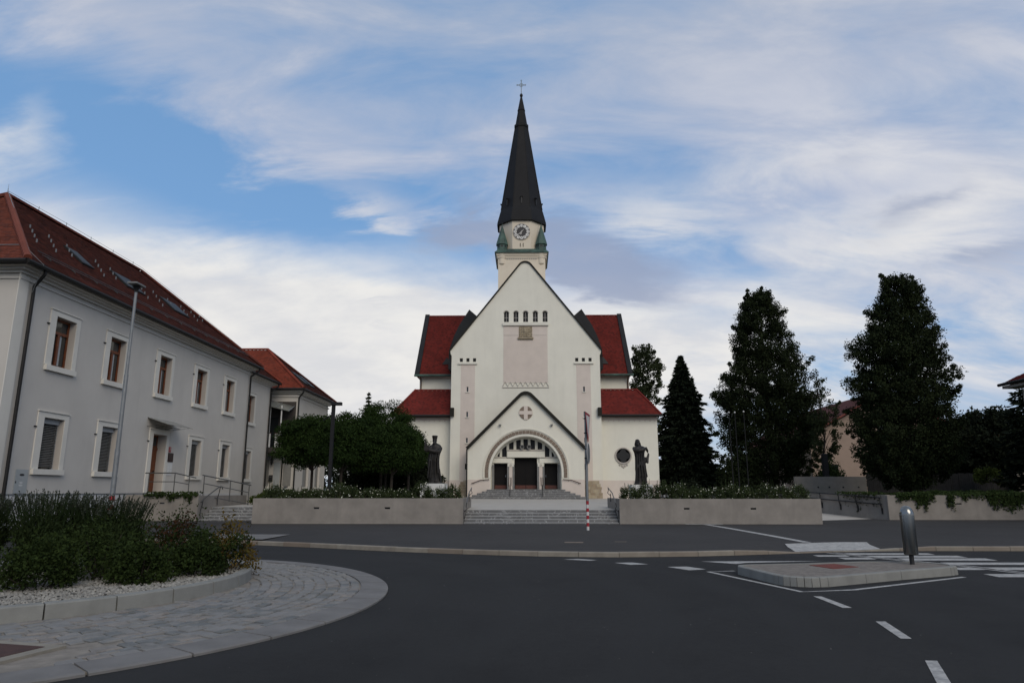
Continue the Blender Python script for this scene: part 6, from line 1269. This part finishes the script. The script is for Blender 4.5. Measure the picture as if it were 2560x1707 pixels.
# ivy hanging over walls
def ivy(label, segs, zt, m='leaf_ivy', per=26, topdepth=0.6):
    t = thing('trailing_ivy', label, 'ivy', (segs[0][0][0], segs[0][0][1], zt)); P = []; st = MB()
    for (a, b, n_, lo, hi) in segs:
        a, b = Vector(a), Vector(b); dr = (b - a).normalized(); out = Vector((dr.y, -dr.x))
        for i in range(n_):
            s = random.random(); p = a.lerp(b, s); L_ = random.uniform(lo, hi) * random.random() ** 0.6; kx = max(3, int(per * (0.3 + L_)))
            f = RNG.random(kx); sw = random.uniform(-0.25, 0.25)
            o_ = out * (0.05 + 0.03 * random.random())
            P.append(np.stack([p.x + o_.x + dr.x * sw * f * L_ + RNG.normal(0, 0.05, kx), p.y + o_.y + dr.y * sw * f * L_ + RNG.normal(0, 0.03, kx), zt + 0.03 - f * L_], 1))
            k2 = 5; P.append(np.stack([p.x - out.x * topdepth * RNG.random(k2) + RNG.normal(0, 0.1, k2), p.y - out.y * topdepth * RNG.random(k2), zt + 0.03 + RNG.random(k2) * 0.12], 1))
            st.tube([(p.x + o_.x * 0.4, p.y + o_.y * 0.4, zt + 0.03), (p.x + o_.x * 0.5 + dr.x * sw * L_, p.y + o_.y * 0.5 + dr.y * sw * L_, zt - L_ * 0.9)], 0.005, 4)
    P = np.concatenate(P); V, F = leaves(P, 0.095, 0.4, 0.75); tag(fast('ivy_leaves', V, F, m, t, RNG.random(len(F))), kind='stuff'); st.build('runners', 'bark', t)
ivy('dark ivy draped over the garden wall behind the bollard', [((18.4, 35.8), (20.2, 35.8), 60, 0.15, 0.5), ((19.4, 35.8), (19.9, 35.8), 26, 0.4, 1.0), ((20.9, 35.8), (21.1, 35.8), 10, 0.4, 0.9), ((21.2, 35.8), (23.2, 35.8), 40, 0.1, 0.45), ((22.9, 35.8), (24.4, 35.8), 90, 0.4, 0.95), ((24.2, 35.8), (27, 35.8), 110, 0.2, 0.7)], 1.38)
ivy('dark ivy spilling over the near end of the ramp wall', [((17.9, 36.1), (17.0, 38.4), 60, 0.3, 1.0)], 1.40)
ivy('ivy trailing over the retaining wall below the parsonage door', [((-18.3, 34.1), (-15.8, 34.1), 60, 0.05, 0.22), ((-17.25, 34.1), (-16.9, 34.1), 8, 0.3, 0.6), ((-16.4, 34.1), (-16.05, 34.1), 10, 0.3, 0.6)], 1.40, per=22)
# planted verge behind the garden wall
mound('ground_shrubs', 'dark low shrubs along the top of the garden wall', 'shrub', 22.8, 37.6, 1.1, 5.4, 1.3, 0.45, 260, 50, 0.13, 'leaf_ivy', cs=(0.06, 0.12), stems=False)
# roundabout planting
def lavender(label, x, y, r, h, n):
    t = thing('lavender_bush', label, 'lavender', (x, y, 0.17), 'tall grey-green spiky bushes on the roundabout'); zb = 0.16
    a = RNG.uniform(0, 2 * math.pi, n); q = np.sqrt(RNG.random(n)); tilt = q * 0.45
    L_ = h * RNG.uniform(0.70, 1.0, n) * (1 - 0.22 * q ** 2); P = []; D_ = []; 
    for kx in range(14):
        s = (kx + RNG.random(n)) / 14; rr_ = 0.35 * r * q + L_ * s * np.sin(tilt)
        P.append(np.stack([x + rr_ * np.cos(a), y + rr_ * np.sin(a), zb + L_ * s * np.cos(tilt)], 1)); D_.append(np.stack([np.cos(a) * 0.8, np.sin(a) * 0.8, np.full(n, 2.2)], 1))
    P = np.concatenate(P) + RNG.normal(0, 0.025, (14 * n, 3)); V, F = leaves(P, 0.085, 0.4, 0.22, 0, np.concatenate(D_)); fast('foliage', V, F, 'leaf_lavender', t, RNG.random(len(F)))
    st = MB(); C = []
    for i in range(n // 4):
        aa, qq = random.uniform(0, 6.28), math.sqrt(random.random()); l = h * random.uniform(0.92, 1.14); tl = qq * 0.42; b = Vector((x + 0.35 * r * qq * math.cos(aa), y + 0.35 * r * qq * math.sin(aa), zb)); d = Vector((math.sin(tl) * math.cos(aa), math.sin(tl) * math.sin(aa), math.cos(tl))); e = b + d * l
        st.tube([b + d * l * 0.72, e], [0.005, 0.003], 4)
        for kx in range(7): C.append(e - d * 0.02 * kx + Vector((random.gauss(0, 0.008), random.gauss(0, 0.008), 0)))
    st.build('stalks', 'leaf_lavender', t); V, F = leaves(np.array(C), 0.035, 0.3, 0.7, 1.0); tag(fast('flower_heads', V, F, 'flower_bud', t), kind='stuff')
lavender('tall spiky grey-green bush on the roundabout, in front of the meter cabinet', -10.2, 13.1, 0.8, 1.26, 1260)
lavender('tall spiky grey-green bush on the roundabout, below the parsonage windows', -8.95, 13.4, 0.85, 1.30, 1380)
lavender('tall spiky grey-green bush on the roundabout, beside the street lamp foot', -8.0, 13.7, 0.75, 1.22, 1260)
lavender('tall spiky grey-green bush at the picture edge behind the gravel', -10.0, 11.9, 0.8, 1.25, 1140)
def shrub(label, x, y, rx, h, m, n=70, per=60, leaf=0.055, name='roundabout_shrub'): return mound(name, label, 'shrub', x, y, 0.15, rx, rx, h, n, per, leaf, m, 'leafy shrubs on the roundabout gravel', cs=(0.22, 0.4))
shrub('broad dark leafy shrub nearest the kerb on the roundabout gravel', -7.3, 10.8, 0.60, 0.74, 'leaf_shrub', 90)
shrub('dark leafy shrub at the picture edge on the roundabout gravel', -8.75, 10.75, 0.62, 0.75, 'leaf_shrub', 80)
shrub('rounded green shrub in the middle of the roundabout gravel front row', -6.15, 11.5, 0.44, 0.68, 'leaf_shrub', 80)
shrub('green shrub at the end of the front row below the yellow leaves', -5.72, 12.55, 0.46, 0.66, 'leaf_shrub', 80)
shrub('dark shrub behind the front row of the roundabout planting', -7.2, 12.2, 0.75, 0.85, 'leaf_shrub', 90)
shrub('reddish tinted shrub behind the middle green shrub', -6.5, 13.2, 0.7, 0.95, 'leaf_red', 30, 40)
shrub('olive leafy shrub at the back of the roundabout planting', -6.6, 13.6, 0.75, 1.0, 'leaf_shrub', 80)
yl = shrub('shrub with yellow and orange autumn leaves at the end of the roundabout planting', -5.45, 13.35, 0.50, 0.92, 'leaf_yellow', 40, 34, 0.06, 'yellow_shrub')
cl = [(-5.5 + RNG.normal(0, 0.18), 13.3 + RNG.normal(0, 0.18), 0.35 + RNG.uniform(0, 0.5), 0.14, 0.14, 0.12) for i in range(26)]; foliage('green_leaves', cl, 34, 0.06, 'leaf_shrub', yl)
# leaf litter and specks on the asphalt
n = 260; C = np.stack([RNG.uniform(-3, 6, n), RNG.uniform(4.5, 17, n), np.full(n, 0.006)], 1); V, F = leaves(C, 0.014, 0.6, 0.8); V[:, 2] = 0.005 + RNG.random(len(V)) * 0.004
tag(fast('litter', V, F, 'gravel', None, RNG.random(n)), 'tiny pale specks of grit scattered on the asphalt', 'litter', kind='stuff')
